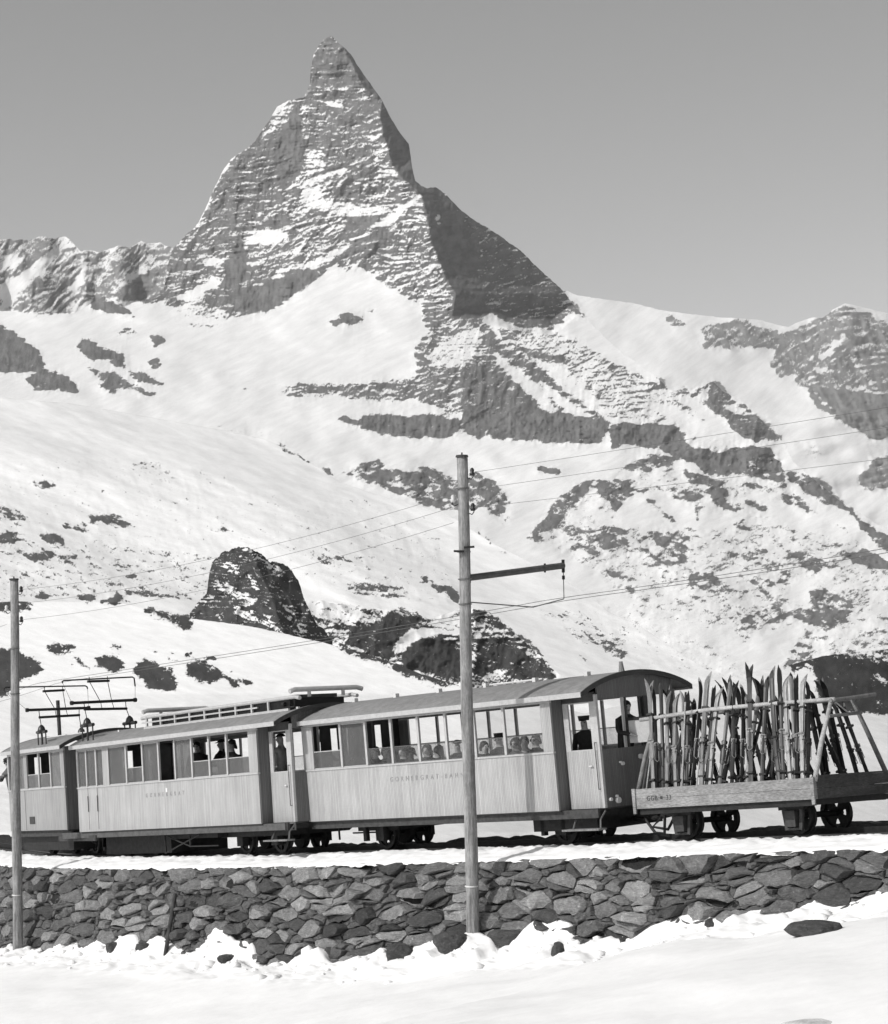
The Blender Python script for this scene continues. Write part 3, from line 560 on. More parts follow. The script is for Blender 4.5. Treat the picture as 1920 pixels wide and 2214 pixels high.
massif_top = Z([(-220,625),(0,627),(60,632),(150,632),(185,612),(210,597),(250,620),(270,610),(310,603),(330,590),(336,548),(345,510),(352,498),(375,475),(400,450),(415,420),(430,385),(450,345),(465,322),(490,305),(515,285),(530,262),(545,240),(560,215),(590,200),(612,197),(620,182),(626,170),(627,140),(633,110),(645,90),(660,76),(669,72),(680,83),(697,98),(712,115),(720,130),(745,165),(770,200),(790,240),(808,270),(825,290),(828,310),(833,345),(838,365),(850,374),(860,380),(870,378),(880,378),(900,392),(925,420),(950,440),(1000,470),(1050,505),(1090,545),(1130,580),(1160,618),(1180,640),(1230,690),(1260,715),(1290,735),(1330,765),(1350,785),(1375,790),(1400,785),(1420,770),(1440,770),(1460,790),(1500,812),(1530,842),(1560,872),(1580,890),(1600,930),(1640,965),(1700,1015),(1792,1070),(2000,1190)])
m_far = terrain_mat('mountain_rock_and_snow', .15, 1.2, rot=.38, st=2.3, scale=7.5, bump=.9, soft=.05, vein=.34, contrast=.35)
m_low = m_far
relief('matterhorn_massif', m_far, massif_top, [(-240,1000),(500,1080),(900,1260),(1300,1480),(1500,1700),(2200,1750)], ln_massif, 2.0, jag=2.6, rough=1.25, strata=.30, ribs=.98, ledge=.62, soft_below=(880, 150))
tag(bpy.data.objects['matterhorn_massif'], kind='structure').name = 'pyramid_mountain'
# --- far ridge left, far glacier and peak right; rock made paler to paint in haze
m_ridge = terrain_mat('distant_ridge', .2, 2.2, rot=.75, st=2.6, scale=7, bump=.8, soft=.1, vein=.5, contrast=.3, vr=.15)
relief('distant_ridge', m_ridge, Z([(-220,470),(0,482),(30,485),(60,484),(85,476),(110,482),(130,477),(150,492),(163,508),(172,504),(200,508),(240,496),(262,500),(285,486),(300,492),(325,489),(335,496),(380,505),(460,560)]), Z([(-220,680),(460,680)]),
       lambda x, y: math.log(9500)+(np.clip(750-y, 0, 400)*1.0+(fbm(x/60, y/200, 2, seed=9)-.5)*120)/F, 3, x1=480, jag=4, rough=1.6, strata=.72, ribs=1.0, ledge=.6)
m_peak = terrain_mat('distant_peak_and_glacier', .2, 2.2, rot=.6, st=1.8, scale=6.5, bump=.8, soft=.08, vein=.35, contrast=.35)
relief('distant_glacier', m_peak, Z([(1050,575),(1130,590),(1145,587),(1165,596),(1200,601),(1280,612),(1330,625),(1380,632),(1450,640),(1530,645),(1575,657),(1590,660),(1610,650),(1640,640),(1660,642),(1680,625),(1705,612),(1740,620),(1792,632),(2000,690)]), Z([(1050,800),(1300,860),(1600,1010),(2000,1250)]),
       lambda x, y: math.log(13000)+(np.interp(y, [600, 900, 1400], [620, 150, 0])+np.sqrt((x-1835+(y-660)*.25+(fbm(y/40, x/90, 3, seed=91)-.5)*50)**2+900)*np.clip((960-y)/200, 0, 1)*np.clip((x-1500+(y-660)*.5)/300, 0, 1)**2*.55)/F, 3, x0=1120, jag=1.2, rough=1.3, strata=.6, ribs=-1.0)
# --- smooth slopes, left and centre
m_slope = terrain_mat('wind_packed_slope', .095, .35, rot=-.35, st=2.6, scale=7, bump=.7, soft=.06, vein=.15, snow=.69)
relief('snow_slope', m_slope, Z([(-220,790),(0,802),(150,815),(350,850),(450,868),(530,885),(580,905),(620,928),(660,955),(690,975),(800,1010),(860,1025),(920,1048),(960,1075),(1000,1100),(1030,1115),(1080,1140),(1130,1165),(1180,1195),(1230,1235),(1290,1262),(1400,1335),(1600,1450),(2000,1600)]),
       [(-240,1420),(600,1520),(1300,1700),(2200,1900)],
       lambda x, y: math.log(1500)+((1500-y)*1.5+(fbm(x/420+y/500, (y-x*.42)/75, 4, .5, seed=12)-.5)*34+(fbm(x/500, (y-x*.3)/200, 2, seed=13)-.5)*120-x*.12)/F, 3, jag=.8, rough=.8, sm=.3, strata=-.35, ribs=-.9, fray=1.5, dens=.95)
# --- rocky gully
m_gully = terrain_mat('gully_rock_and_snow', .065, .12, rot=-.3, st=1.7, scale=8, bump=1)
relief('rocky_gully', m_gully, [(600,1250),(640,1296),(700,1302),(780,1312),(850,1318),(930,1338),(1000,1316),(1040,1318),(1080,1338),(1110,1366),(1150,1400),(1190,1440),(1235,1480),(1290,1530)], [(600,1480),(900,1560),(1290,1600)],
       lambda x, y: math.log(420)+((1500-y)*1.3+(ridged(x/75, y/60, 2, seed=14)-.5)*-45)/F, 2.5, x0=610, x1=1290, jag=5, rough=1.3, strata=-.4, ribs=1.1, dens=.92)
# --- near hill behind the railway
m_hill = terrain_mat('near_hill_snow', .06, .05, rot=-.3, st=1.9, scale=7, bump=1, vein=.15, snow=.60)
hill_top = Z([(-220,1230),(0,1215),(100,1213),(240,1216),(330,1236),(400,1250),(500,1263),(570,1278),(640,1294),(700,1309),(760,1326),(850,1360),(940,1388),(1030,1399),(1100,1420),(1180,1440),(1250,1424),(1350,1392),(1430,1375),(1500,1360),(1600,1340),(1660,1324),(1720,1317),(1792,1310),(2000,1300)])
relief('near_hill', m_hill, hill_top, [(-240,1880),(2200,1860)],
       lambda x, y: np.log(np.interp(x, [-200, 0, 400, 1000, 1920, 2200], [95, 88, 72, 56, 50, 50]))+np.interp(y, [1300, 1500, 1700, 1800, 1900], [520*1.9, 400*1.9, 150*1.9, 0, -60])/F*1.4, 3, jag=1.2, rough=.6, sm=1.2, strata=-.35, ribs=-.8, ledge=.40, fray=1.8, msk=np.clip(np.maximum(maskb*.9, maskr*1.45), 0, .88))

# --- dark rock knob: a separate crag in front of the slope
kmask = mask.copy(); mask[:] = .84
for d_, p_ in ((.25, [(1240,700),(1290,690),(1340,700),(1330,735),(1260,725)]), (.3, [(1330,610),(1370,596),(1440,640),(1420,650)]), (.3, [(1170,790),(1250,790),(1330,850),(1420,900),(1400,930),(1300,880),(1190,820)]),
               (.25, [(1100,900),(1160,870),(1170,880),(1080,940)]), (.35, [(1350,740),(1400,780),(1430,840),(1400,830)]), (.45, [(1430,640),(1600,740),(1560,730),(1450,680)]),
               (.35, [(1430,1000),(1500,980),(1560,1060),(1500,1040)]), (.3, [(1290,920),(1400,960),(1430,1010),(1330,980)]), (.35, [(1640,1010),(1700,1040),(1700,1090),(1660,1060)]), (.5, [(1560,950),(1600,900),(1640,960),(1610,1000)])):
    paint('D', d_, p_)
kb = blur(mask, 1, 2); mask[:] = kmask
m_knob = terrain_mat('crag_rock', .085, .1, rot=.9, st=1.5, scale=9, bump=1.1, contrast=.6)
kt = rp('D', [(1050,960),(1065,935),(1110,885),(1145,850),(1155,760),(1175,680),(1205,650),(1250,620),(1310,600),(1370,592),(1430,630),(1500,680),(1560,688),(1620,730),(1650,780),(1680,870),(1720,960),(1760,1035),(1792,1060),(1840,1120)])
kbm = rp('D', [(1050,1000),(1200,1010),(1440,1070),(1600,1120),(1760,1160),(1840,1190)])
def ln_knob(x, y):
    xr = np.interp(y, [1170, 1230, 1300, 1390], [533, 560, 590, 620])
    return math.log(300)+((1400-y)*.45+np.where(x < xr, (xr-x)*.9, (x-xr)*1.15)-(ridged(x/40, y/60, 2, seed=21)-.5)*30)/F
o = relief('rock_outcrop', m_knob, kt, kbm, ln_knob, 1.5, x0=kt[0][0], x1=kt[-1][0], jag=6, rough=1.5, kind=None, back=.006, msk=kb, strata=-.6, ribs=1.25, ledge=.75)
tag(o, 'dark craggy rock outcrop with snow patches standing on the snow slope left of the pole', 'rock')
# one wide snow sheet under everything, out to the horizon
g = MB().add([(-40000,-12000,-190),(40000,-12000,-190),(40000,45000,-190),(-40000,45000,-190)], [(0,1,2,3)]).build('valley_floor', plain('valley_snow', .8, .8, .05, .01)); tag(g, kind='structure')

# ============================================================ RAILWAY FRAMES
def rot(yaw, slp, cant):
    cz, sz = math.cos(-yaw), math.sin(-yaw); cy, sy = math.cos(slp), math.sin(slp); cx, sx = math.cos(cant), math.sin(cant)
    return Matrix(((cz,-sz,0),(sz,cz,0),(0,0,1))) @ Matrix(((cy,0,-sy),(0,1,0),(sy,0,cy))) @ Matrix(((1,0,0),(0,cx,-sx),(0,sx,cx)))
POSE = {'V2': ((2.083,40.229,-3.451), .8593, .0795, .0171), 'V1': ((-4.211,46.593,-4.135), .9440, .0838, -.0009),
        'V0': ((-10.038,54.916,-4.918), 1.0305, .0783, .0190), 'WG': ((6.217,35.655,-2.955), .8805, .0893, -.0139)}
FR = {}
for k, (p, a, b, c) in POSE.items(): FR[k] = Matrix.Translation(Vector(p)) @ rot(a, b, c).to_4x4()
RAILZ = {'V2': -.70, 'V1': -.70, 'V0': -.70, 'WG': -.60}
def W_(k, p): return FR[k] @ Vector(p)
ctr = [W_('V0', (-4.4,1.4,-.7)), W_('V0', (0,1.4,-.7)), W_('V1', (-9,1.4,-.7)), W_('V1', (-4.5,1.4,-.7)), W_('V1', (0,1.4,-.7)), W_('V2', (-8,1.4,-.7)), W_('V2', (-4,1.4,-.7)), W_('V2', (0,1.4,-.7)), W_('WG', (-4.4,1.1,-.6)), W_('WG', (0,1.1,-.6))]
ch = [0.]
for a, b in zip(ctr[:-1], ctr[1:]): ch.append(ch[-1]+(b-a).length)
ch = np.array(ch); PA = np.array([list(c) for c in ctr])
PF = [np.polyfit(ch, PA[:, 0], 3), np.polyfit(ch, PA[:, 1], 3), np.polyfit(ch, PA[:, 2], 2)]
SL0, SL1 = -2., ch[-1]+2.
def tr(s):
    """track centre line: point and unit normal pointing away from the camera"""
    q = min(max(s, SL0), SL1)
    p = Vector([np.polyval(c, q) for c in PF]); d = Vector([np.polyval(np.polyder(c), q) for c in PF]); d = d/math.hypot(d.x, d.y)
    p = p+d*(s-q); t = Vector((d.x, d.y, 0)); n = Vector((-t.y, t.x, 0))
    return p, n, t
def TP(s, o, h): p, n, t = tr(s); return Vector((p.x+n.x*o, p.y+n.y*o, p.z+h))
def sweep(name, mat, s0, s1, ds, os_, hf, kind='structure', parent=None, smooth=True):
    ss = np.arange(s0, s1, ds); V = np.zeros((len(ss), len(os_), 3)); SS, OO = np.meshgrid(ss, os_, indexing='ij')
    H = hf(SS, OO)
    for i, s in enumerate(ss):
        p, n, t = tr(s); V[i, :, 0] = p.x+n.x*os_; V[i, :, 1] = p.y+n.y*os_; V[i, :, 2] = p.z+H[i]
    return grid_obj(name, V, mat, kind, smooth=smooth, parent=parent)
M['snow'] = plain('snow', .85, .75, .035, 6, .014, detail=8, spec=.1, fine=.015)
M['snow_rough'] = plain('crusted_snow', .84, .75, .04, 9, .01, detail=6, spec=.15, fine=.03)
M['ballast'] = plain('dark_ballast', .05, .9, .6, 14, .03, detail=8, fine=.5)
WT_O, WT_H, BAT = -2.02, -.20, .34     # wall: offset and height of its top edge, batter
def h_shelf(s, o):
    lump = (ridged(s*2.1, o*2.1, 3, seed=31)-.45)*.10+(fbm(s*7, o*7, 3, .6, seed=32)-.5)*.09
    k = np.clip((o-WT_O)/(.9), 0, 1); z = WT_H+.02+(.13)*k**.8
    edge = -.78+(fbm(s*1.3, s*0, 3, seed=33)-.5)*.35
    fall = np.clip((o-edge)/.22, 0, 1); z = z+lump*np.clip(k*1.4, .15, 1)*(1-fall)-fall*.22
    return z - np.clip((WT_O+.02-o)/.1, 0, 1)*.06+np.clip((WT_O+.12-o)/.12, 0, 1)*(fbm(s*2.3, s*0, 4, .6, seed=34)-.5)*.16
sweep('snow_bank', M['snow_rough'], -22, 62, .07, np.concatenate([np.linspace(WT_O-.06, -1.2, 16), np.linspace(-1.16, -.35, 20)]), h_shelf)
def h_bed(s, o):
    z = -.13+(fbm(s*5, o*5, 4, .6, seed=35)-.5)*.09
    far = np.clip((o-1.25)/.5, 0, 1); z = z+far*(.10+(fbm(s*.9, o*.3, 4, .6, seed=36)-.5)*.34)
    out = np.clip((o-2.3)/1.2, 0, 2.5); return z-out*1.5
tb = sweep('track_bed', M['ballast'], -22, 62, .1, np.concatenate([np.linspace(-.95, 2.3, 46), np.linspace(2.4, 5.2, 12)]), h_bed)
for o_, nm in ((-.5, 'rail'), (.5, 'rail')):
    mb = MB(); pts = [TP(s, o_, 0) for s in np.arange(-22, 60, .6)]
    for a, b in zip(pts[:-1], pts[1:]):
        mb.beam(a+Vector((0,0,-.035)), b+Vector((0,0,-.035)), .06, .05); mb.beam(a+Vector((0,0,-.09)), b+Vector((0,0,-.09)), .02, .08)
    tag(mb.build(nm, M['iron_mid'], tb))
mb = MB(); pts = [TP(s, 0, .02) for s in np.arange(-22, 60, .6)]
for a, b in zip(pts[:-1], pts[1:]): mb.beam(a, b, .05, .1)
mb.build('toothed_rack', M['iron'], tb)
slm = MB().box((-.1,-.85,-.06), (.1,.85,.06)).mesh('sleeper', M['wood_grey'])
for s in np.arange(-6, 40, .75):
    p, n, t = tr(s); o = bpy.data.objects.new('sleeper', slm); col.objects.link(o); o.parent = tb
    o.matrix_world = Matrix.Translation(p+Vector((0,0,-.16))) @ Matrix(((t.x,n.x,0,0),(t.y,n.y,0,0),(0,0,1,0),(0,0,0,1)))

# ============================================================ DRY-STONE RETAINING WALL
def WP(s, v, out=0.):
    """wall face: s along the track, v below the top edge (negative), out = proud of the face"""
    return TP(s, WT_O+BAT*v-out, WT_H+v+.33*out*0)
def clip_poly(poly, a, b, c):      # keep a*x+b*y<=c
    r = []
    for i in range(len(poly)):
        p, q = poly[i], poly[(i+1) % len(poly)]; dp, dq = a*p[0]+b*p[1]-c, a*q[0]+b*q[1]-c
        if dp <= 0: r.append(p)
        if (dp < 0 < dq) or (dq < 0 < dp):
            t = dp/(dp-dq); r.append((p[0]+(q[0]-p[0])*t, p[1]+(q[1]-p[1])*t))
    return r
WS0, WS1, WV = -8., 41., -2.35
rs = random.Random(11); seeds = []
def wall_r(s): return 1.0
cand = []
for i in range(24000):
    s = rs.uniform(WS0, WS1); v = rs.uniform(WV, -.02)
    big = rs.random(); r = .04+.145*big**2.2
    if v > -.16: r = max(r, .13)
    cand.append((s, v, r))
cand.sort(key=lambda c: -c[2]+rs.uniform(-.05, .05))
cells = {}
AX = 2.45                                   # stones lie flat: wider than high
for s, v, r in cand:
    ok = True; gi = int(s//1.2)
    for k in (gi-1, gi, gi+1):
        for (s2, v2, r2) in cells.get(k, ()):
            if ((s-s2)/AX)**2+(v-v2)**2 < ((r+r2)*.80)**2: ok = False; break
        if not ok: break
    if ok: cells.setdefault(gi, []).append((s, v, r)); seeds.append((s, v, r))
stone_polys = []
for (s, v, r) in seeds:
    x, y = s/AX, v
    poly = [(x-.9, max(y-.8, WV)), (x+.9, max(y-.8, WV)), (x+.9, min(y+.8, 0)), (x-.9, min(y+.8, 0))]
    gi = int(s//1.2)
    nb = [q for k in range(gi-2, gi+3) for q in cells.get(k, ()) if q != (s, v, r)]
    for (s2, v2, r2) in nb:
        x2, y2 = s2/AX, v2; dx, dy = x2-x, y2-y; dd = dx*dx+dy*dy
        if dd > 2.2: continue
        c = (x2*x2+y2*y2-x*x-y*y+r*r-r2*r2)/2; poly = clip_poly(poly, dx, dy, c)
        if len(poly) < 3: break
    if len(poly) < 3: continue
    P = [(px*AX, py) for px, py in poly]
    A = abs(sum(P[i][0]*P[(i+1) % len(P)][1]-P[(i+1) % len(P)][0]*P[i][1] for i in range(len(P))))/2
    if A < .003: continue
    # slaty stones come as stacked slabs: split some cells along their bedding, which dips this way and that
    parts = [P]; dip = .28*math.sin(cx_*.7 if (cx_ := sum(p[0] for p in P)/len(P)) else 0)+rs.uniform(-.25, .1)
    if A > .05 and rs.random() < (.3 if cx_ < 14 else .6):
        hgt = max(p[1] for p in P)-min(p[1] for p in P); ns = 2 if hgt < .4 else rs.choice((2, 3)); cy_ = sum(p[1] for p in P)/len(P); parts = []
        lv = sorted(rs.uniform(-.3, .3)*hgt for _ in range(ns-1))
        if ns == 3 and lv[1]-lv[0] < .08: lv = [-.16*hgt, .15*hgt]
        lv = [-9]+lv+[9]
        for a_, b_ in zip(lv[:-1], lv[1:]):
            q = clip_poly(P, dip, -1, dip*cx_-cy_-a_); q = clip_poly(q, -dip, 1, -dip*cx_+cy_+b_) if len(q) > 2 else q
            if len(q) > 2: parts.append(q)
    for P in parts:
        P = [(x_+.20*(mnoise.noise(Vector((x_*1.5, y_*2.4, 4)))), y_+(.10*mnoise.noise(Vector((x_*1.3, y_*2.0, 9))) if -.15 > y_ > WV+.1 else 0)) for x_, y_ in P]
        A = abs(sum(P[i][0]*P[(i+1) % len(P)][1]-P[(i+1) % len(P)][0]*P[i][1] for i in range(len(P))))/2
        if A > .0025: stone_polys.append((A, P))
def stone_mesh(P, rnd, shrink=.95):
    """one rough stone: joint edge, shoulder and a tilted broken face"""
    n = len(P); cx = sum(p[0] for p in P)/n; cy = sum(p[1] for p in P)/n
    Q = []
    for i in range(n):                       # split long edges, knock corners about
        a, b = P[i], P[(i+1) % n]; Q.append(a)
        L = math.hypot(a[0]-b[0], a[1]-b[1])
        if L > .34: Q += [(a[0]+(b[0]-a[0])*k_+rnd.uniform(-.022, .022), a[1]+(b[1]-a[1])*k_+rnd.uniform(-.024, .024)) for k_ in (.34, .67)]
        elif L > .13: Q.append(((a[0]+b[0])/2+rnd.uniform(-.02, .02), (a[1]+b[1])/2+rnd.uniform(-.022, .022)))
    n = len(Q); size = math.sqrt(max(1e-4, abs(sum(Q[i][0]*Q[(i+1) % n][1]-Q[(i+1) % n][0]*Q[i][1] for i in range(n))/2)))
    tx, ty = rnd.uniform(-.34, .34), rnd.uniform(-.42, .42); out = rnd.uniform(-.02, .13)+size*.10
    if rnd.random() < .15: out -= .12
    vs = []; rings = [(shrink, -.10), (shrink*.97, .0), (rnd.uniform(.74, .86), .75), (rnd.uniform(.38, .5), 1.0)]
    for (k, d) in rings:
        for (x, y) in Q:
            jx = rnd.uniform(-1, 1)*size*.035; jy = rnd.uniform(-1, 1)*size*.03
            lx, ly = (x-cx)*k+jx, (y-cy)*k+jy
            if d < 0: o_ = -.10
            elif d == 0: o_ = out*.25
            else: o_ = out*d+lx*tx+ly*ty+rnd.uniform(-.02, .02)*size
            vs.append((cx+lx, cy+ly, o_))
    vs.append((cx+rnd.uniform(-.2, .2)*size, cy, out*1.0+rnd.uniform(-.02, .03))); c = len(vs)-1
    fs = []
    for r_ in range(3):
        for i in range(n): fs.append((r_*n+i, r_*n+(i+1) % n, (r_+1)*n+(i+1) % n, (r_+1)*n+i))
    for i in range(n): fs.append((3*n+i, 3*n+(i+1) % n, c))
    return vs, fs
def stone_material(name, g, rand):
    m, t, b = newmat(name); b.inputs['Roughness'].default_value = .85
    tc = N(t, 'ShaderNodeTexCoord').outputs['Object']; oi = N(t, 'ShaderNodeObjectInfo')
    ad = N(t, 'ShaderNodeVectorMath', operation='ADD'); t.links.new(tc, ad.inputs[0])
    sc = N(t, 'ShaderNodeVectorMath', operation='SCALE'); sc.inputs[0].default_value = (13, 7, 5); t.links.new(oi.outputs['Random'], sc.inputs['Scale']); t.links.new(sc.outputs[0], ad.inputs[1])
    v = ad.outputs[0]
    a = noise_fac(t, v, 5, 8, .72, 1, 1, 1.8, 0, .3, .7, .55, 1.5); bnd = noise_fac(t, v, 26, 4, .7, .5, .5, 2.2, .2, .3, .7, .7, 1.35)
    lich = noise_fac(t, v, 9, 6, .8, 1, 1, 1, 0, .56, .66, 1, 1.75)
    r = N(t, 'ShaderNodeMapRange'); r.inputs[3].default_value = 1-rand; r.inputs[4].default_value = 1+rand; t.links.new(oi.outputs['Random'], r.inputs[0])
    f = math_(t, 'MULTIPLY', math_(t, 'MULTIPLY', a, bnd), math_(t, 'MULTIPLY', lich, r.outputs[0])); vv = math_(t, 'MULTIPLY', f, g)
    c = N(t, 'ShaderNodeCombineColor')
    for i in range(3): t.links.new(vv, c.inputs[i])
    t.links.new(c.outputs[0], b.inputs['Base Color'])
    bp = N(t, 'ShaderNodeBump'); bp.inputs['Strength'].default_value = 1.; bp.inputs['Distance'].default_value = .034
    t.links.new(math_(t, 'MULTIPLY', a, bnd), bp.inputs['Height']); t.links.new(bp.outputs[0], b.inputs['Normal'])
    return m
M['stone'] = stone_material('wall_stone', .185, .72)
M['stone_small'] = stone_material('small_wall_stone', .145, .2)
# contact line of the drift against the wall, read along the wall
drift_px = [(x_/2.56, 1780+y_/2.56) for x_, y_ in [(-200,690),(0,700),(95,690),(180,700),(232,692),(242,742),(275,720),(330,680),(430,665),(520,650),(575,640),(600,690),(622,742),(640,700),(660,650),(700,630),(760,620),(780,700),(796,745),(815,690),(840,640),(880,620),(945,660),(1000,690),(1050,700),(1080,740),(1100,745),(1112,680),(1150,600),(1200,560),(1270,610),(1300,660),(1390,650),(1412,700),(1420,760),(1480,790),(1600,745),(1690,700)]]
drift_px += [(600+x_/2.56, 1780+y_/2.56) for x_, y_ in [(180,695),(275,700),(292,790),(430,740),(500,710),(610,690),(628,745),(690,785),(730,730),(760,660),(870,640),(915,720),(980,765),(1030,700),(1045,620),(1150,600),(1210,690),(1300,725),(1315,640),(1330,580),(1400,540),(1520,545),(1600,530),(1630,560),(1640,620),(1700,660),(1792,645)]]
drift_px += [(1220+x_/2.56, 1780+y_/2.56) for x_, y_ in [(260,640),(330,655),(400,630),(440,580),(550,555),(620,520),(740,495),(860,520),(960,520),(1100,470),(1230,490),(1290,480),(1390,400),(1540,450),(1640,410),(1792,375),(2000,340)]]
def wall_uv(px, py, s=15., v=-1.2):
    for _ in range(12):
        a = proj(WP(s, v)); b = proj(WP(s+.01, v)); c = proj(WP(s, v+.01))
        J = np.array([[(b[0]-a[0])/.01, (c[0]-a[0])/.01], [(b[1]-a[1])/.01, (c[1]-a[1])/.01]])
        d = np.linalg.solve(J, [px-a[0], py-a[1]]); s += float(np.clip(d[0], -8, 8)); v += float(np.clip(d[1], -1, 1))
    return s, v
dsv = [wall_uv(*p) for p in drift_px]; dsv.sort()
d_s = np.array([p[0] for p in dsv]); d_v = np.array([p[1] for p in dsv])
vis = []
for A, P in stone_polys:
    cx = sum(p[0] for p in P)/len(P); top = max(p[1] for p in P); lim = np.interp(cx, d_s, d_v)
    if top < lim-.25: continue               # wholly under the snow
    q = proj(WP(cx, max(p[1] for p in P))); p0 = WP(cx, -.5)
    inview = -40 < q[0] < 1960
    vis.append(((A/(p0.y**2) if inview else 0), A, P))
vis.sort(key=lambda q: -q[0])
wallroot = empty('retaining_wall', Matrix.Translation(TP(17, WT_O-.5, -1.5)), 'long rough dry-stone retaining wall below the railway track, snow drifted against its foot', 'wall')
wo = wallroot.matrix_world.translation
small = MB(); cnt = 0
for sc_, A, P in vis:
    vs, fs = stone_mesh(P, rs)
    w3 = [TP(x, WT_O+BAT*y-o_, WT_H+y) for (x, y, o_) in vs]
    if cnt < 296 and sc_ > 0:
        c0 = sum(w3, Vector())/len(w3); mb = MB(); mb.add([tuple(p-c0) for p in w3], fs)
        o = mb.build('stone', M['stone'], wallroot); o.location = c0-wo; cnt += 1
    else: small.add([tuple(p-wo) for p in w3], fs)
o = small.build('small_stones', M['stone_small'], wallroot); o['kind'] = 'stuff'
core = sweep('wall_core', plain('wall_core_earth', .022, .95, .6, 12, .02), -22, 60, .25, np.array([WT_O+.35, WT_O+.06, WT_O-.25, WT_O-.55, WT_O-.95]),
             lambda s, o: WT_H-.03+(np.minimum(o-(WT_O+.06), 0))/BAT*.97, kind=None)
core.parent = wallroot; core.matrix_parent_inverse = wallroot.matrix_world.inverted()

# ============================================================ FOREGROUND SNOW
dd = np.concatenate([[-.5, -.2, -.05, 0, .04, .08, .12], np.arange(.17, 1.6, .055), np.arange(1.65, 14, .13), np.arange(14, 60, 1.2)])
ss = np.arange(-24, 52, .075)
lowv = np.array([min(np.interp(s+np.arange(-1.6, 1.61, .2), d_s, d_v)) for s in ss])
k_ = np.ones(41)/41; lowv = np.convolve(np.pad(lowv, 20, 'edge'), k_, 'valid')
zc = np.interp(ss, d_s, d_v)
zc = np.convolve(np.pad(zc, 2, 'edge'), np.array([1, 2.5, 3, 2.5, 1])/10, 'valid')
V = np.zeros((len(ss), len(dd), 3))
nzc = np.array([[0.]])
for i, s in enumerate(ss):
    p, n, t = tr(s)
    zt = zc[i]; zl = lowv[i]-.02
    d = dd; rise = (zt-zl)*np.exp(-(np.clip(d, 0, None)/.42)**1.25)
    z = WT_H+zl+rise-.10*np.clip(d, 0, 9)
    z = z+np.clip(d-12, 0, None)*.10
    off = WT_O+BAT*zt-d
    V[i, :, 0] = p.x+n.x*off; V[i, :, 1] = p.y+n.y*off; V[i, :, 2] = p.z+z
X, Y = V[..., 0], V[..., 1]
dm = np.clip(dd/.6, .25, 1)[None]
V[..., 2] += (fbm(X/3.4, Y/3.4, 3, .4, seed=41)-.5)*.30*np.clip(dd/1.5, .0, 1)[None]+((fbm(X*1.7, Y*1.7, 4, .55, seed=42)-.5)*.10+(ridged(X*.9+Y*.3, Y*1.6, 3, seed=43)-.5)*.06)*dm*np.clip(1.3-dd/2.2, .22, 1)[None]
V[..., 2] += ((fbm(X*7, Y*7, 3, .6, seed=44)-.5)*.05+(ridged(X*3.2, Y*3.2, 3, seed=45)-.5)*.12+(fbm(X*1.5, Y*1.5, 3, seed=47)-.5)*.34)*np.clip(1.3-dd/1.6, .07, 1)[None]*np.clip(dd/.2+.25, 0, 1)[None]
p1 = at(1022, 2014, 40.15); rr_ = np.hypot(V[..., 0]-p1.x, V[..., 1]-p1.y)
V[..., 2] = np.maximum(V[..., 2], np.where(rr_ < 1.1, p1.z+.0-.42*np.clip(rr_-.14, 0, 2)+(fbm(X*3.4, Y*3.4, 4, .6, seed=46)-.5)*.36*np.clip(rr_*2, .2, 1), -99))
grid_obj('snow_ground', V, M['snow'], 'structure')
def rock(name, c, size, mat, seed, label=None, cat=None, group=None, sub=3, rotz=0.):
    bm = bmesh.new(); bmesh.ops.create_icosphere(bm, subdivisions=sub, radius=1)
    for v in bm.verts:
        q = v.co*1.1+Vector((seed*3.1, seed*1.7, 0)); d = 1+.34*mnoise.noise(q)+.16*mnoise.noise(q*2.7)+.07*mnoise.noise(q*6)
        v.co = Vector((v.co.x*size[0], v.co.y*size[1], v.co.z*size[2]))*d
        for ax, lim in ((2, .62), (0, .8)):
            if v.co[ax] > size[ax]*lim: v.co[ax] = size[ax]*lim+(v.co[ax]-size[ax]*lim)*.3
    me = bpy.data.meshes.new(name); bm.to_mesh(me); bm.free(); me.materials.append(mat)
    o = bpy.data.objects.new(name, me); col.objects.link(o); o.location = c; o.rotation_euler = (0, 0, rotz); return tag(o, label, cat, group)
M['boulder'] = stone_material('boulder_stone', .08, .15)
def ground_hit(px, py):
    """nearest point of the snow sheet seen at that place of the photograph"""
    d = ray(px, py); best = None
    flat = V.reshape(-1, 3); r = np.array(d)/np.linalg.norm(np.array(d)); t = flat@r; dist = np.linalg.norm(flat-t[:, None]*r, axis=1); i = int(np.argmin(dist+ t*.002)); return Vector(flat[i])
for k, (bx, by, sz, lab) in enumerate([
    (1765, 2018, (.42,.3,.17), 'flat dark boulder lying alone on the snow at the lower right'),
    (490, 2080, (.2,.2,.14), 'small round stone poking out of the snow peak left of the middle'),
    (1208, 2058, (.11,.12,.2), 'thin upright stone in the snow right of the pole'),
    (1100, 2030, (.42,.3,.22), 'large slanting boulder at the wall foot just right of the pole'),
    (978, 2045, (.34,.3,.28), 'dark boulder half buried in snow at the left foot of the pole'),
    (868, 2060, (.36,.3,.28), 'pale grey boulder sunk in snow, second one left of the pole'),
    (725, 2062, (.3,.26,.26), 'pointed boulder between two snow lumps below the middle of the wall'),
    (305, 2052, (.17,.15,.13), 'little dark stone in the notch of the drift left of the short post'),
    (243, 2055, (.16,.16,.22), 'dark stone in the deep snow notch near the left pole')]):
    g_ = ground_hit(bx, by); rock('boulder', g_+Vector((0, .1, .03)), sz, M['boulder'], k+3, lab, 'boulder', rotz=-.8)
g_ = ground_hit(1850, 2208); rock('flat_rock', g_+Vector((.3, -.1, -.22)), (1.5, .6, .26), plain('pale_frosted_rock', .55, .85, .3, 5, .01, fine=.2), 21, 'low pale frosted rock slab showing through the snow in the bottom right corner', 'rock', rotz=-.5)
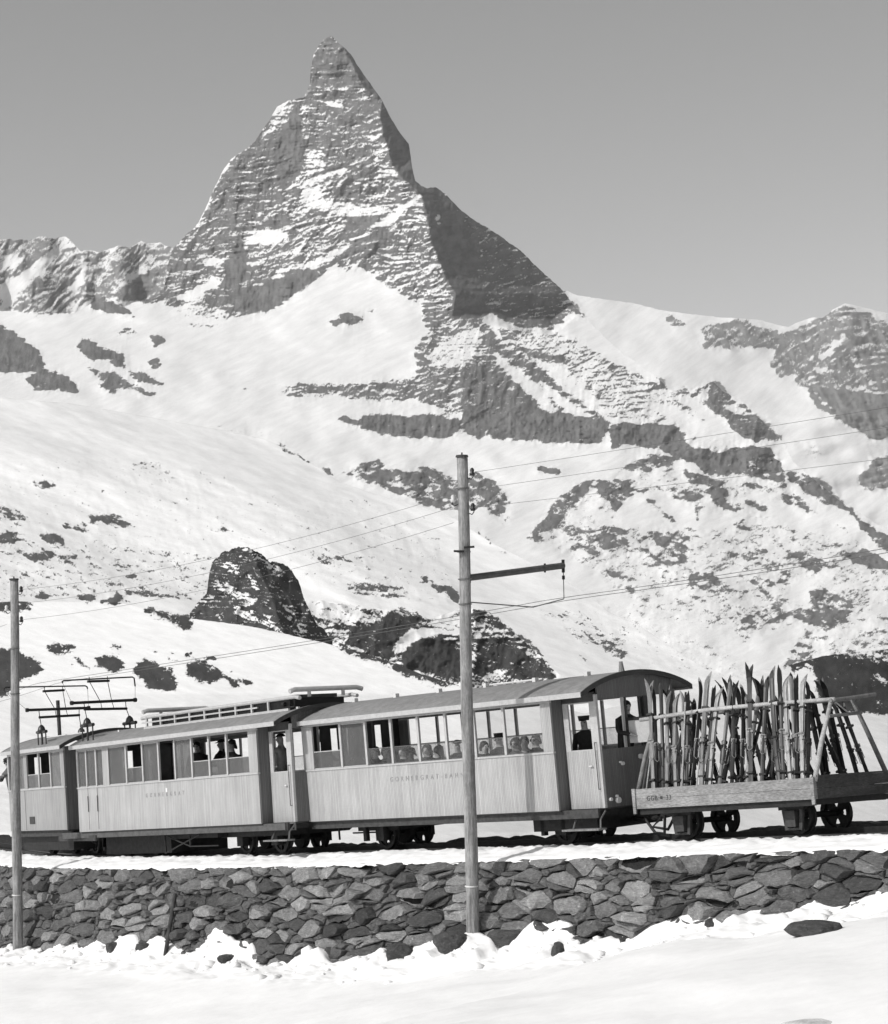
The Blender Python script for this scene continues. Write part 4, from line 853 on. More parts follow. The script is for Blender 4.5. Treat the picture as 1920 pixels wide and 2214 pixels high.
# broken clods of snow along the foot of the wall
cm = MB(); rc = random.Random(4); ico = bmesh.new(); bmesh.ops.create_icosphere(ico, subdivisions=1, radius=1); iv = [v.co.copy() for v in ico.verts]; ifc = [[v.index for v in f.verts] for f in ico.faces]; ico.free()
for k in range(420):
    i_ = rc.randrange(60, len(ss)-60); j_ = min(range(len(dd)), key=lambda q: abs(dd[q]-abs(rc.gauss(.15, .75)))); p_ = V[i_, j_]; r_ = rc.uniform(.03, .07)+(.13*rc.random()**3)
    cm.add([(p_[0]+q.x*r_*rc.uniform(.7, 1.3), p_[1]+q.y*r_*rc.uniform(.7, 1.3), p_[2]-r_*.05+q.z*r_*rc.uniform(.5, .8)) for q in iv], ifc)
o = cm.build('snow_clods', M['snow_rough'], smooth=True); o['kind'] = 'stuff'
# short post leaning on the wall
pf, pt_ = wall_uv(380, 2050), wall_uv(388, 1932)
a = WP(pf[0], pf[1]-.25, .22); b = WP(pt_[0], pt_[1], .12)
MBp = MB(); MBp.tube([a, a.lerp(b, .5), b], [.05, .048, .045], 9)
tag(MBp.build('wooden_post', plain('old_post', .05, .9, .5, 9, .006, sz=.2), smooth=False), 'short dark wooden post standing against the left part of the stone wall', 'post')

# ============================================================ POLES AND WIRES
def pole_pos(s, o): return TP(s, o, 0)
def make_pole(px_foot, py_foot, Y, height, label, arm=None):
    base = at(px_foot, py_foot, Y); mw = Matrix.Translation(base)
    e = empty('overhead_line_pole', mw, label, 'pole', 'wooden poles carrying the overhead line')
    mb = MB(); n = 14; pts = []; rr = []
    for i in range(n+1):
        f_ = i/n; z = -.5+(height+.5)*f_; pts.append((.012*math.sin(f_*9), .01*math.cos(f_*7), z)); rr.append(.127-.022*f_+.002*math.sin(i*2.3))
    mb.tube(pts, rr, 20); mb.build('shaft', M['pole'], e, smooth=True)
    MB().tube([(0,0,height-.005),(0,0,height+.035)], [.125,.115], 20).tube([(0,0,height+.03),(0,0,height+.085)], .018, 6).build('cap', M['roof_dark'], e)
    return e, base
POLE1_Y = 40.15
pole1, p1b = make_pole(1022, 2012, POLE1_Y, 9.07, 'tall weathered wooden pole before the middle of the wall, its arm reaching over the track')
pole0, p0b = make_pole(38, 2032, 53.3, 9.12, 'wooden pole at the left edge in front of the left end of the train')
_, nrm1, tan1 = tr(min(np.arange(0, 40, .2), key=lambda s: (TP(s, 0, 0)-p1b).length))
_, nrm0, tan0 = tr(min(np.arange(-5, 40, .2), key=lambda s: (TP(s, 0, 0)-p0b).length))
def zat(px, py, P):   # height of the sight line at the plan distance of P
    q = at(px, py, P.y); return q.z
def insulator(e, base, px, py, side, mat, hook=True):
    z = zat(px, py, base)-base.z; sd = Vector((side*.19, -.04, z))
    m = MB(); m.tube([(side*.10, -.02, z-.10), (side*.17, -.04, z-.13), (side*.21, -.04, z-.08), (side*.19, -.04, z-.02)], .011, 6); h = m.build('insulator_hook', M['iron'], e)
    m = MB(); m.tube([sd+Vector((0,0,-.06)), sd+Vector((0,0,-.02)), sd+Vector((0,0,.0)), sd+Vector((0,0,.05)), sd+Vector((0,0,.09))], [.045,.055,.035,.045,.02], 10); m.build('insulator', mat, h, smooth=True)
    return base+sd
iR1 = insulator(pole1, p1b, 1018, 1022, 1, M['insul_dark']); iL1 = insulator(pole1, p1b, 980, 1080, -1, M['insul']); iR2 = insulator(pole1, p1b, 1024, 1098, 1, M['insul_dark'])
jR1 = insulator(pole0, p0b, 47, 1275, 1, M['insul_dark']); jR2 = insulator(pole0, p0b, 49, 1340, 1, M['insul_dark']); jL1 = insulator(pole0, p0b, 16, 1316, -1, M['insul'])
for (e, b_, ys) in ((pole1, p1b, (1056, 1193, 1252, 1306, 1916)), (pole0, p0b, (1402, 1500, 1935))):
    for y_ in ys:
        z = zat(1010 if e == pole1 else 33, y_, b_)-b_.z; MB().tube([(0,0,z-.012),(0,0,z+.012)], .131, 16).build('band', M['white'] if y_ > 1900 else M['steel'], e)
# clamp stubs
for px, py, sd in ((992, 1193, -1), (1022, 1184, 1)):
    z = zat(px, py, p1b)-p1b.z; MB().beam((0,-.13,z), (sd*.2,-.13,z+.01), .04).build('clamp', M['iron'], pole1)
# cross arm over the track
z0 = zat(1022, 1249, p1b)-p1b.z; za = nrm1*2.70; tip = p1b+za; zt_ = zat(1258, 1222, tip)-p1b.z
arm_a = Vector((nrm1.x*.1, nrm1.y*.1, z0)); arm_b = Vector((za.x, za.y, zt_))
MB().tube([arm_a, arm_b], .064, 12).build('cross_arm', M['steel_dull'], pole1, smooth=False)
MB().beam(arm_a+Vector((0,0,-.1)), arm_a+Vector((0,0,.1)), .09, .14).build('arm_bracket', M['iron'], pole1)
MB().beam(arm_b+Vector((0,0,-.14)), arm_b+Vector((0,0,.12)), .06, .07).build('arm_end_clamp', M['iron'], pole1)
am = arm_a.lerp(arm_b, .8); MB().beam(am+Vector((0,0,-.09)), am+Vector((0,0,.09)), .04).build('arm_bolt', M['iron'], pole1)
zc_ = zat(1254, 1294, tip)-p1b.z
MB().tube([arm_b, (arm_b.x, arm_b.y, zc_)], .009, 6).tube([(arm_b.x, arm_b.y, zt_-.28), (arm_b.x, arm_b.y, zt_-.2)], .03, 8).build('wire_hanger', M['iron'], pole1)
contact = Vector((tip.x, tip.y, p1b.z+zc_))
hw = contact.z-TP(20, 0, 0).z
def wire(name, pts, r, label, group=None, mat='wire'):
    return tag(MB().tube(pts, r, 5).build(name, M[mat]), label, 'wire', group)
def span(a, b, sag, n=14): return [Vector(a).lerp(Vector(b), i/n)-Vector((0,0,sag*4*(i/n)*(1-i/n))) for i in range(n+1)]
s1 = min(np.arange(0, 45, .05), key=lambda s: (TP(s, 0, 0).xy-contact.xy).length); h1 = contact.z-tr(s1)[0].z
for off, lab in ((-.32, 'lower thin overhead contact wire, the near one of the pair above the track'), (.32, 'upper thin overhead contact wire, the far one of the pair above the track')):
    pts = []
    for s in np.arange(-16, 60, 1.0):
        k = 1.0 if s < s1 else 1.0
        dist = abs((s-s1) % 24.); sag = .22*(dist/24.)*(1-dist/24.)*4
        pts.append(TP(s, off, h1-sag*.5))
    wire('contact_wire', pts, .0062, lab, 'contact wires above the track')
# small steady bar left of the hanger
a = TP(s1-2.3, -1.0, h1-.25); wire('steady_wire', [p1b+Vector((.1,0,zat(1022,1302,p1b)-p1b.z)), TP(s1-.4, -.5, h1-.12), contact], .012, 'short steady wire running from the middle pole to the contact wires')
for i, (A_, B_) in enumerate(((iR1, (1920, 874)), (iR2+Vector((0,0,.35)), (1920, 917)), (iR2, (1920, 984)))):
    end = at(B_[0], B_[1], 33.0); d = end-A_; wire('line_wire', span(A_, A_+d*2.2, .05), .0038, ('highest', 'middle', 'lowest')[i]+' of three line wires running from the middle pole to the right', 'line wires on the poles')
for i, (A_, B_) in enumerate(((iL1+Vector((0,0,.1)), jR1), (iL1+Vector((0,0,-.15)), jR1+Vector((0,0,-.35))), (iL1+Vector((0,0,-.45)), jR2))):
    wire('line_wire', span(A_, B_, .25), .0042, ('highest', 'middle', 'lowest')[i]+' of three line wires between the two poles', 'line wires on the poles')
for i, (A_, z_) in enumerate(((jL1, 0), (jL1+Vector((0,0,-.4)), -1))):
    wire('line_wire', span(A_, A_+Vector((-12,14,-1.8)), .3), .0042, ('upper', 'lower')[i]+' line wire running off to the left from the left pole', 'line wires on the poles')
#@@TRAIN
# ============================================================ THE TRAIN
H = 2.15; WD = 2.81; CYL = WD/2
def loc(k, px, py, ax, val):
    """where the sight line of a place in the photograph meets a plane of the vehicle"""
    Mi = FR[k].inverted(); o = Mi @ Vector((0,0,0)); d = (Mi.to_3x3() @ ray(px, py)); t = (val-o[ax])/d[ax]; return o+d*t
ZR = {'z1': (0,1400,2.56), 'z2': (600,1400,2.56), 'z3': (1220,1400,2.56), 'a': (0,1430,6.892), 'b': (260,1460,5.973), 'c': (500,1460,5.973), 'd': (780,1480,4.48), 'e': (1120,1430,5.973), 'g': (1380,1420,6.4), 'h': (1640,1420,6.4), 'i': (1260,1680,4.48), 'm': (1000,1640,4.48), 'n': (1560,1640,4.978)}
def zz(r, x, y): ox, oy, s = ZR[r]; return ox+x/s, oy+y/s
def arc(y, rise=.36, H0=H+.05): return H0+rise*(1-((y-CYL)/(CYL+.13))**2)**.9 if abs(y-CYL) < CYL+.13 else H0
def roof_mesh(x0, x1, name, parent, th=.055, rise=.36):
    ys = np.linspace(-.13, WD+.13, 25); V = []
    for x in (x0, x1):
        V.append([(x, y, arc(y, rise)) for y in ys]+[(x, y, arc(y, rise)-th) for y in ys[::-1]])
    n = len(V[0]); mb = MB(); mb.add(V[0]+V[1], [(i, (i+1) % n, n+(i+1) % n, n+i) for i in range(n)]+[tuple(range(n))[::-1], tuple(range(n, 2*n))])
    o = mb.build(name, M['roof'], parent)
    for e in (-.13, WD+.13):               # pale eaves board
        s_ = -1 if e < 0 else 1
        MB().box((x0, e-.015, H-.035), (x1, e+.03, H+.062)).build('eaves_board', M['trim'], o)
    for x, s_ in ((x0, -1), (x1, 1)):        # curved edging of the roof ends
        vs = [(x+s_*.0, y, arc(y, rise)+.012) for y in ys]+[(x+s_*.0, y, arc(y, rise)-.085) for y in ys]
        vs += [(x+s_*.03, y, arc(y, rise)+.012) for y in ys]+[(x+s_*.03, y, arc(y, rise)-.085) for y in ys]
        m = len(ys); fs = []
        for i in range(m-1):
            fs += [(i, i+1, m+i+1, m+i), (2*m+i, 3*m+i, 3*m+i+1, 2*m+i+1), (i, 2*m+i, 2*m+i+1, i+1), (m+i, m+i+1, 3*m+i+1, 3*m+i)]
        MB().add(vs, fs).build('roof_edging', M['roof_dark'] if s_ > 0 and name != 'roof_' else M['roof'], o)
    return o
def wheelset(parent, x, yc, r, zr, mat='iron', gauge=1.0, holes=True):
    z = zr+r
    ax = MB().tube([(x, yc-gauge/2-.12, z), (x, yc+gauge/2+.12, z)], .055, 10).build('axle', M['iron'], parent)
    if holes: MB().tube([(x, yc-.07, z), (x, yc+.07, z)], r*.78, 18).build('cog_wheel', M['iron'], parent)
    for sy in (-1, 1):
        n = 26; y0 = yc+sy*gauge/2; vs = []; fs = []
        # tyre with flange on the inner side, dished web with four round openings
        prof = [(r, sy*.055), (r, -sy*.03), (r+.03, -sy*.035), (r+.03, -sy*.06), (r*.80, -sy*.06), (r*.80, sy*.05)]
        m = len(prof)
        for i in range(n):
            a = 2*math.pi*i/n
            for (rr_, yo) in prof: vs.append((x+rr_*math.cos(a), y0+yo, z+rr_*math.sin(a)))
        for i in range(n):
            for j in range(m): fs.append((i*m+j, i*m+(j+1) % m, ((i+1) % n)*m+(j+1) % m, ((i+1) % n)*m+j))
        w_ = MB().add(vs, fs).build('wheel', M[mat], parent)
        mb = MB()
        for k in range(4):                   # web sectors leaving oval openings between them
            a0 = math.pi/4+k*math.pi/2
            pts = []
            for a, rr_ in ((-.62, .82), (-.3, .83), (0, .83), (.3, .83), (.62, .82), (.5, .60), (.55, .42), (.75, .3), (.785, .16), (0, .12), (-.785, .16), (-.75, .3), (-.55, .42), (-.5, .60)):
                pts.append((x+r*rr_*math.cos(a0+a), z+r*rr_*math.sin(a0+a)))
            mb.extrude(pts, y0-.014, y0+.014, 1)
            ring = []
        mb.tube([(x, y0-.02, z), (x, y0+.02, z)], r*.34, 14); mb.build('web', M[mat], w_)
        MB().tube([(x, y0-sy*.0, z), (x, y0+sy*.09, z)], r*.2, 12).build('hub', M['iron_mid'], w_)
    return ax
def letters(text, parent, loc_, size, mat, name='letter', sx=1.0):
    """each letter an object of its own, set side by side along x"""
    x = loc_[0]
    for c_ in text:
        if c_ == ' ': x += size*.5; continue
        cu = bpy.data.curves.new('t', 'FONT'); cu.body = c_; cu.size = size; cu.extrude = .002
        to = bpy.data.objects.new('t', cu); col.objects.link(to); dg = bpy.context.evaluated_depsgraph_get(); dg.update()
        me = bpy.data.meshes.new_from_object(to.evaluated_get(dg)); bpy.data.objects.remove(to)
        me.materials.clear(); me.materials.append(mat); o = bpy.data.objects.new(name, me); col.objects.link(o); o.parent = parent
        o.location = (x, loc_[1], loc_[2]); o.rotation_euler = (math.pi/2, 0, 0)
        x += (max(v.co.x for v in me.vertices)+size*.16*sx)
def coach(key, L, label, cat, main_x, posts, sashes, left_posts=(), vest=True, trim='trim', panel='panel', left_vest=False):
    T = empty({'tram': 'motor_coach', 'coach': 'passenger_coach', 'loco': 'motor_coach'}[cat[0]], FR[key], label, cat[1], 'coaches of the train')
    P = M[panel]; t = .045
    # lower walls: near, far, left end
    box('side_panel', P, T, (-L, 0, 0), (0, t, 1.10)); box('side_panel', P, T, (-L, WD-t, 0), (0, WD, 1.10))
    box('end_panel', M['panel_shaded'], T, (-L, t+.002, 0), (-L+t, WD-t-.002, 1.12)); box('end_panel', M['panel_shaded'], T, (-t, t+.002, 0), (0, .34, H))
    box('end_panel', M['panel_shaded'], T, (-t, WD-.34, 0), (0, WD-t-.002, H))
    for y0, y1 in ((-.02, t+.004), (WD-t-.004, WD+.02)):
        box('waist_rail', M[trim], T, (-L-.01, y0, 1.10), (.005, y1, 1.135))
    for y0, y1 in ((0, t), (WD-t, WD)):
        box('frieze', M[trim], T, (-L, y0, 2.07), (0, y1, H+.03))
        box('moulding', M[trim], T, (-L-.005, y0-.012 if y0 == 0 else y0+.01, 2.115), (.005, y1-.01 if y0 == 0 else y1+.012, 2.135))
    # posts between the windows (x0, x1)
    for (x0, x1) in posts:
        wide = x1-x0 > .15
        for y0, y1 in ((-.004 if not wide else .0, t), (WD-t, WD)):
            box('window_post', P if wide else M[trim], T, (x0, y0, 1.137), (x1, y1, 2.068))
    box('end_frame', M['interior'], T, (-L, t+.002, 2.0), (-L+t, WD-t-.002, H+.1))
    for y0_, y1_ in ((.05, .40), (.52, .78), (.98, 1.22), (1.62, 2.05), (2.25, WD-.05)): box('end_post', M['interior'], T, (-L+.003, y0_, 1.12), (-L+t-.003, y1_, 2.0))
    # sashes: (x0, x1, kind) kind 'full' pane with dust and painted-in reflection, 'half' dropped sash, 'low' clear low sash with a bar, 'open'
    for (x0, x1, kd) in sashes:
        if kd == 'open': continue
        top = 2.065 if kd in ('full', 'clear') else (1.52 if kd == 'half' else 1.49)
        gm = M['glass_dust_reflection'] if kd in ('full', 'half') else M['glass']
        s_ = MB().box((x0+.01, .018, 1.137), (x1-.01, .034, 1.155)).box((x0+.01, .018, top-.018), (x1-.01, .034, top)).build('window_sash', M['steel'] if kd == 'low' else M[trim], T)
        MB().box((x0+.01, .023, 1.155), (x1-.01, .028, top-.018)).build('pane', gm, s_)
        s2 = MB().box((x0+.01, WD-.034, 1.137), (x1-.01, WD-.018, 1.155)).box((x0+.01, WD-.034, 1.48), (x1-.01, WD-.018, 1.498)).build('window_sash', M[trim], T)
        MB().box((x0+.01, WD-.028, 1.155), (x1-.01, WD-.023, 1.48)).build('pane', M['glass'], s2)
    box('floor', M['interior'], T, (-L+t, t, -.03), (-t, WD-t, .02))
    roof = roof_mesh(-L-.12, 1.02 if vest else .12, 'roof', T)
    # dark boarding under the roof
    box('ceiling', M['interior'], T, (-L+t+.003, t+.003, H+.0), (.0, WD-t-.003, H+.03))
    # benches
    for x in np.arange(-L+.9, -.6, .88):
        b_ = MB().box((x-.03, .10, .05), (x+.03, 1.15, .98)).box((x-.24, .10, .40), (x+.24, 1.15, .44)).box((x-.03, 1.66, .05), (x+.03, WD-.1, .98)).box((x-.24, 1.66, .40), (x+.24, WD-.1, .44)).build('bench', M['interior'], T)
    # underframe
    box('sole_bar', M['iron_mid'], T, (-L-.02, .10, -.17), (.0 if not vest else .95, .16, -.005)); box('sole_bar', M['iron'], T, (-L-.02, WD-.16, -.17), (.95 if vest else 0, WD-.10, -.005))
    box('frame_deck', M['iron'], T, (-L, .165, -.15), (.9 if vest else -.1, WD-.165, -.035))
    if vest:
        y0 = .30
        # end vestibule: door leaf with its window, corner posts, end wall
        d = MB().box((.03, y0, 0), (.90, y0+.04, 1.10)).build('door', P, T)
        MB().box((.03, y0+.002, 1.10), (.17, y0+.04, 2.02)).box((.76, y0+.002, 1.10), (.90, y0+.04, 2.02)).box((.171, y0+.003, 2.0), (.759, y0+.039, 2.02)).box((.171, y0+.003, 1.10), (.759, y0+.039, 1.12)).build('door_frame', M[trim], d)
        MB().tube([(.66, y0-.035, .80), (.74, y0-.035, .80)], .014, 6).tube([(.70, y0, .80), (.70, y0-.035, .80)], .012, 6).build('handle', M['white'], d)
        MB().tube([(.875, y0-.05, .35), (.875, y0-.05, 1.25)], .011, 6).tube([(.875, y0, .36), (.875, y0-.05, .36)], .009, 5).tube([(.875, y0, 1.24), (.875, y0-.05, 1.24)], .009, 5).build('grab_rail', M['steel'], d)
        box('corner_post', M[trim], T, (.90, y0, 0), (.955, y0+.06, 2.15)); box('corner_post', M['panel_shaded'], T, (.90, WD-y0-.06, 0), (.955, WD-y0, 2.15))
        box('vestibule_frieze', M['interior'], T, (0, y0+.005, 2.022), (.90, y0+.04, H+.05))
        e = box('end_wall', M['panel_shaded'], T, (.915, y0+.062, 0), (.95, WD-y0-.062, 1.10))
        # lunette under the roof
        pts = [(y, arc(y)-.06) for y in np.linspace(y0+.062, WD-y0-.062, 13)]+[(WD-y0-.062, 2.06), (y0+.062, 2.06)]
        MB().extrude(pts, .917, .95, 0).build('end_gable', M['panel_shaded'], T)
        pf_ = [(y, arc(y)-.056) for y in np.linspace(-.12, WD+.12, 17)]+[(WD+.12, H-.0), (WD-y0, 2.13), (y0, 2.13), (-.12, H-.0)]
        for a_, b_, mt in ((1.0, 1.055, 'trim'), (1.095, 1.14, 'interior'), (1.62, 1.72, 'interior'), (WD-y0-.17, WD-y0-.062, 'interior')):
            box('end_window_post', M[mt], T, (.92, a_, 1.10), (.955 if mt == 'trim' else .948, b_, 2.06))
        box('far_door', P, T, (.03, WD-y0-.04, 0), (.90, WD-y0, 1.10))
        for a_, b_ in ((.03, .17), (.76, .90)): box('door_post', M['interior'], T, (a_, WD-y0-.04, 1.10), (b_, WD-y0, 2.05))
        box('floor', M['interior'], T, (0, y0+.05, -.03), (.9, WD-y0-.05, .02))
        # footboard on brackets
        f_ = MB().box((.0, .02, -.40), (1.0, .24, -.365)).build('footboard', M['wood_grey'], T)
        MB().tube([(.23, .28, -.05), (.23, .10, -.38)], .018, 6).build('bracket', M['steel'], f_); MB().tube([(.97, .28, -.05), (.98, .12, -.2), (.98, .10, -.38)], .018, 6).build('bracket', M['steel'], f_)
        # coupling buffer and hose
        MB().tube([(.95, CYL, -.10), (1.30, CYL, -.10)], .07, 10).tube([(1.30, CYL, -.10), (1.34, CYL, -.10)], .17, 14).build('buffer', M['iron'], T)
    return T, roof

pw = .065
def posts_from(edges, ends):
    return [(e-pw/2, e+pw/2) for e in edges]+list(ends)
# --- right coach
e2 = [-6.65, -5.78, -4.91, -4.02, -3.14, -2.26, -1.37]
V2, roof2 = coach('V2', 8.03, 'light matchboarded passenger coach, the one with the ski wagon coupled to its right end', ('coach', 'passenger coach'), 0,
      posts_from(e2, [(-8.03, -7.66), (-.28, 0)]), [(-7.66, e2[0]-.03, 'half'), (e2[0]+.03, e2[1]-.03, 'full'), (e2[1]+.03, e2[2]-.03, 'low'), (e2[2]+.03, e2[3]-.03, 'low'), (e2[3]+.03, e2[4]-.03, 'low'), (e2[4]+.03, e2[5]-.03, 'low'), (e2[5]+.03, e2[6]-.03, 'low'), (e2[6]+.03, -.29, 'low')])
LM = plain('faded_letter_paint', .26, .6, .3, 30)
# letters on the side: wide spaced capitals
letters('GORNERGRAT-BAHN', V2, (-5.05, -.0035, .76), .14, LM, sx=3.4)
for px in (-7.35, -5.9, -4.45, -2.95, -1.45, .05):
    MB().box((px-.045, 1.0, arc(1.0)-.02), (px+.045, 1.1, arc(1.0)+.085)).build('roof_vent', M['white'], roof2)
v_ = loc('V2', *zz('z3', 398, 128), 0, .6); MB().tube([(.6, 1.45, 2.5), (.6, 1.45, 2.64), (.6, 1.45, 2.76)], [.075, .05, .035], 10).build('roof_pipe', M['roof'], roof2)
MB().tube([(-3.0, 1.2, arc(1.2)+.03), (-1.4, 1.2, arc(1.2)+.03)], .022, 6).build('roof_rod', M['white'], roof2)
# pale board on the end wall beside the rack, lamps and brackets on the end
b_ = box('gate_panel', M['trim'], V2, (.985, 1.10, 1.17), (1.60, 1.13, 1.60)); box('panel_edge', M['iron'], V2, (.975, 1.085, 1.602), (1.62, 1.145, 1.66))
for (y, z, r) in ((.86, .80, .035), (.80, .83, .02), (1.37, .90, .05), (.45, .15, .035), (.65, .12, .06), (.62, .2, .025)):
    MB().tube([(.95, y, z), (1.0, y, z)], r, 10).build('lamp_bracket', M['white'], V2)
for x in (-.75, -6.4): wheelset(V2, x, 1.4, .33, RAILZ['V2'])
def axlebox(T, x, y, z, s=.13, mat='iron'):
    MB().box((x-s, y-.09, z-s*1.1), (x+s, y+.09, z+s*1.2)).box((x-s*2, y-.05, z+s*1.3), (x+s*2, y+.05, z+s*1.75)).build('axle_box', M[mat], T)
for x in (-.75, -6.4):
    for y in (.76, 2.04): axlebox(V2, x, y, -.37)
    MB().beam((x-.75, .74, -.16), (x, .74, -.08), .07, .05).beam((x, .74, -.08), (x+.75, .74, -.16), .07, .05).build('leaf_spring', M['iron'], V2)
    [MB().beam((x+dx, .55, -.12), (x+dx, .55, -.5), .1, .1).build('horn_guide', M['iron'], V2) for dx in (-.3, .3)]
MB().box((-1.3, .5, -.42), (.5, 2.3, -.16)).build('brake_gear', M['iron'], V2); MB().box((-7.3, .8, -.3), (-5.9, 2.1, -.16)).build('brake_gear', M['iron'], V2)
MB().tube([(-8, 1.2, -.36), (-6.6, 1.2, -.36)], .02, 6).tube([(-7.6, .5, -.17), (-7.6, .5, -.45)], .025, 6).build('brake_rod', M['iron'], V2)
# --- middle coach with the roof rack
e1 = [-6.37, -5.5, -4.67, -3.85, -3.02, -2.19, -1.37]
V1, roof1 = coach('V1', 9.14, 'light matchboarded motor coach in the middle with a louvred resistor rack on its roof', ('tram', 'motor coach'), 0,
      posts_from(e1, [(-9.14, -9.06), (-8.62, -8.56), (-8.07, -8.0), (-7.66, -7.32), (-.38, 0)]),
      [(-9.06, -8.62, 'full'), (-8.56, -8.07, 'full'), (-8.0, -7.66, 'full'), (-7.32, e1[0]-.03, 'full'), (e1[0]+.03, e1[1]-.03, 'half'), (e1[1]+.03, e1[2]-.03, 'full'), (e1[2]+.03, e1[3]-.03, 'open'),
       (e1[3]+.03, e1[4]-.03, 'full'), (e1[4]+.03, e1[5]-.03, 'half'), (e1[5]+.03, e1[6]-.03, 'half'), (e1[6]+.03, -.39, 'half')])
letters('GORNERGRAT', V1, (-5.40, -.0035, .76), .14, LM, sx=5.2)
MB().box((-4.35, -.012, .85), (-4.27, -.001, .95)).build('number_plate', M['white'], V1)
box('underframe_girder', plain('painted_girder', .085, .7, .3, 6, fine=.2), V1, (-10.3, .06, -.16), (.9, .10, -.01))
box('girder_patch', M['wood_grey'], V1, (.12, .30, -.18), (.92, .335, -.01))
for x in (-8.55, -8.02): MB().box((x, -.005, .05), (x+.012, -.001, 1.09)).tube([(x+.04, -.03, .5), (x+.04, -.03, .9)], .012, 6).build('door_gap', M['interior'], V1)
for x in (-8.2, -6.7, -2.15, -.6): wheelset(V1, x, 1.4, .33, RAILZ['V1'])
for x in (-2.15, -.6):
    for y in (.76, 2.04): axlebox(V1, x, y, -.37)
MB().box((-2.9, .62, -.30), (.2, 2.2, -.16)).build('bogie_frame', M['iron'], V1); MB().box((-8.9, .62, -.62), (-5.4, 2.2, -.16)).build('motor_casing', M['iron'], V1)
# truss rods
q = [(-5.4, .25, -.17), (-4.9, .25, -.60), (-3.9, .25, -.35), (-3.1, .25, -.17)]
MB().tube([(-5.0, .25, -.17), (-5.0, .25, -.62)], .03, 6).tube([(-3.75, .25, -.17), (-3.75, .25, -.48)], .03, 6).tube([(-5.0, .25, -.60), (-3.3, .25, -.19)], .018, 6).tube([(-4.9, .25, -.2), (-3.75, .25, -.46), (-2.4, .25, -.46)], .018, 6).box((-5.4, .35, -.28), (-2.6, .6, -.17)).build('truss_rod', M['iron'], V1)
# resistor rack on the roof
rk_ = empty('roof_rack', FR['V1'] @ Matrix.Translation((0,0,0))); rk_.parent = V1; rk_.matrix_world = FR['V1']
def rack_piece(mb, name, mat): o = mb.build(name, M[mat], V1); return o
bpy.data.objects.remove(rk_)
RKX0, RKX1, RY_ = -6.35, 1.0, .50
base_r = MB().box((RKX0+.1, RY_-.02, 2.445), (RKX1-.35, RY_+.03, 2.50)).box((RKX0+.1, 2.0, 2.445), (RKX1-.35, 2.05, 2.50)).build('rack_frame', M['trim'], V1)
for x in [RKX0+.25+i*.735 for i in range(9)]:
    MB().box((x-.03, RY_-.022, 2.5), (x+.03, RY_+.02, 2.70)).box((x-.03, 2.0, 2.5), (x+.03, 2.04, 2.70)).build('rack_post', M['trim'], base_r)
    MB().box((x-.05, RY_+.03, 2.36), (x+.17, RY_+.16, 2.443)).build('rack_foot', M['white'], base_r)
MB().box((RKX0, RY_-.02, 2.585), (RKX1-1.7, RY_+.018, 2.62)).build('rack_rail', M['trim'], base_r)
lv = MB()
for i, x in enumerate(np.arange(RKX0+.45, RKX1-.35, .05)): lv.box((x, RY_+.035, 2.46), (x+.040, 1.98, 2.71))
lv.build('resistor_grid', M['black'], base_r)
for (a, b) in ((RY_-.12, RY_+.16), (1.9, 2.18)):
    mb = MB(); mb.tube([(RKX0-.05, (a+b)/2, 2.72), (RKX0+.3, (a+b)/2, 2.735), (RKX1-.1, (a+b)/2, 2.735), (RKX1+.1, (a+b)/2, 2.70)], .045, 8); mb.build('rack_top_board', M['trim'], base_r)
mb = MB()
for x in np.arange(RKX0+1.2, RKX1-.4, .12): mb.box((x, .75, 2.72), (x+.07, 1.85, 2.80))
mb.build('rack_slats', M['interior'], base_r)
for x in (RKX0+.2, RKX1-.15):
    mb = MB(); mb.tube([(x, .42, 2.86), (x, .55, 2.90), (x, 2.2, 2.90), (x, 2.35, 2.86)], .055, 8); o = mb.build('rack_end_board', M['trim'], base_r)
    MB().box((x-.03, .9, 2.73), (x+.03, .96, 2.86)).box((x-.03, 1.8, 2.73), (x+.03, 1.86, 2.86)).build('end_board_post', M['trim'], o)
MB().tube([(RKX1-.5, RY_, 2.52), (RKX1-.1, RY_, 2.52), (RKX1-.1, RY_, 2.69)], .02, 6).tube([(RKX1-.6, RY_, 2.6), (RKX1-.5, RY_, 2.6)], .05, 8).build('rack_end_frame', M['iron'], base_r)
for px in np.arange(-7.9, .8, 1.45): MB().box((px-.04, .62, arc(.62)-.01), (px+.03, .68, arc(.62)+.045)).build('roof_hook', M['white'], roof1)
# --- left coach
V0, roof0 = coach('V0', 4.44, 'light coach at the left end, partly behind the left pole, with a driver leaning out', ('loco', 'motor coach'), 0,
      [(-4.44, -4.36), (-3.78, -3.7), (-3.12, -2.88), (-1.985, -1.915), (-1.07, -1.0), (-.27, 0)],
      [(-3.7, -3.12, 'full'), (-2.88, -1.985, 'half'), (-1.915, -1.07, 'half'), (-1.0, -.28, 'full')], panel='panel_dull', vest=False)
box('hatch', M['iron_mid'], V0, (-2.82, -.012, .18), (-2.42, -.001, .38)); box('hatch', M['iron_mid'], V0, (-4.2, -.012, .2), (-4.05, -.001, .38))
for x in (-3.13, -3.72): box('door_gap', M['interior'], V0, (x, -.006, .02), (x+.015, -.001, 1.09))
for x in (-.3, -1.9, -3.6): wheelset(V0, x, 1.4, .33, RAILZ['V0'])
MB().box((-4.3, .3, -.55), (-.4, 2.4, -.17)).build('motor_casing', M['iron'], V0)
box('underframe_girder', M['iron_mid'], V0, (-.75, .02, -.3), (1.9, .08, -.16))
mb = MB()
for i in range(5): mb.box((-3.2+i*.62, .75, 2.42), (-2.9+i*.62, .85, 2.50))
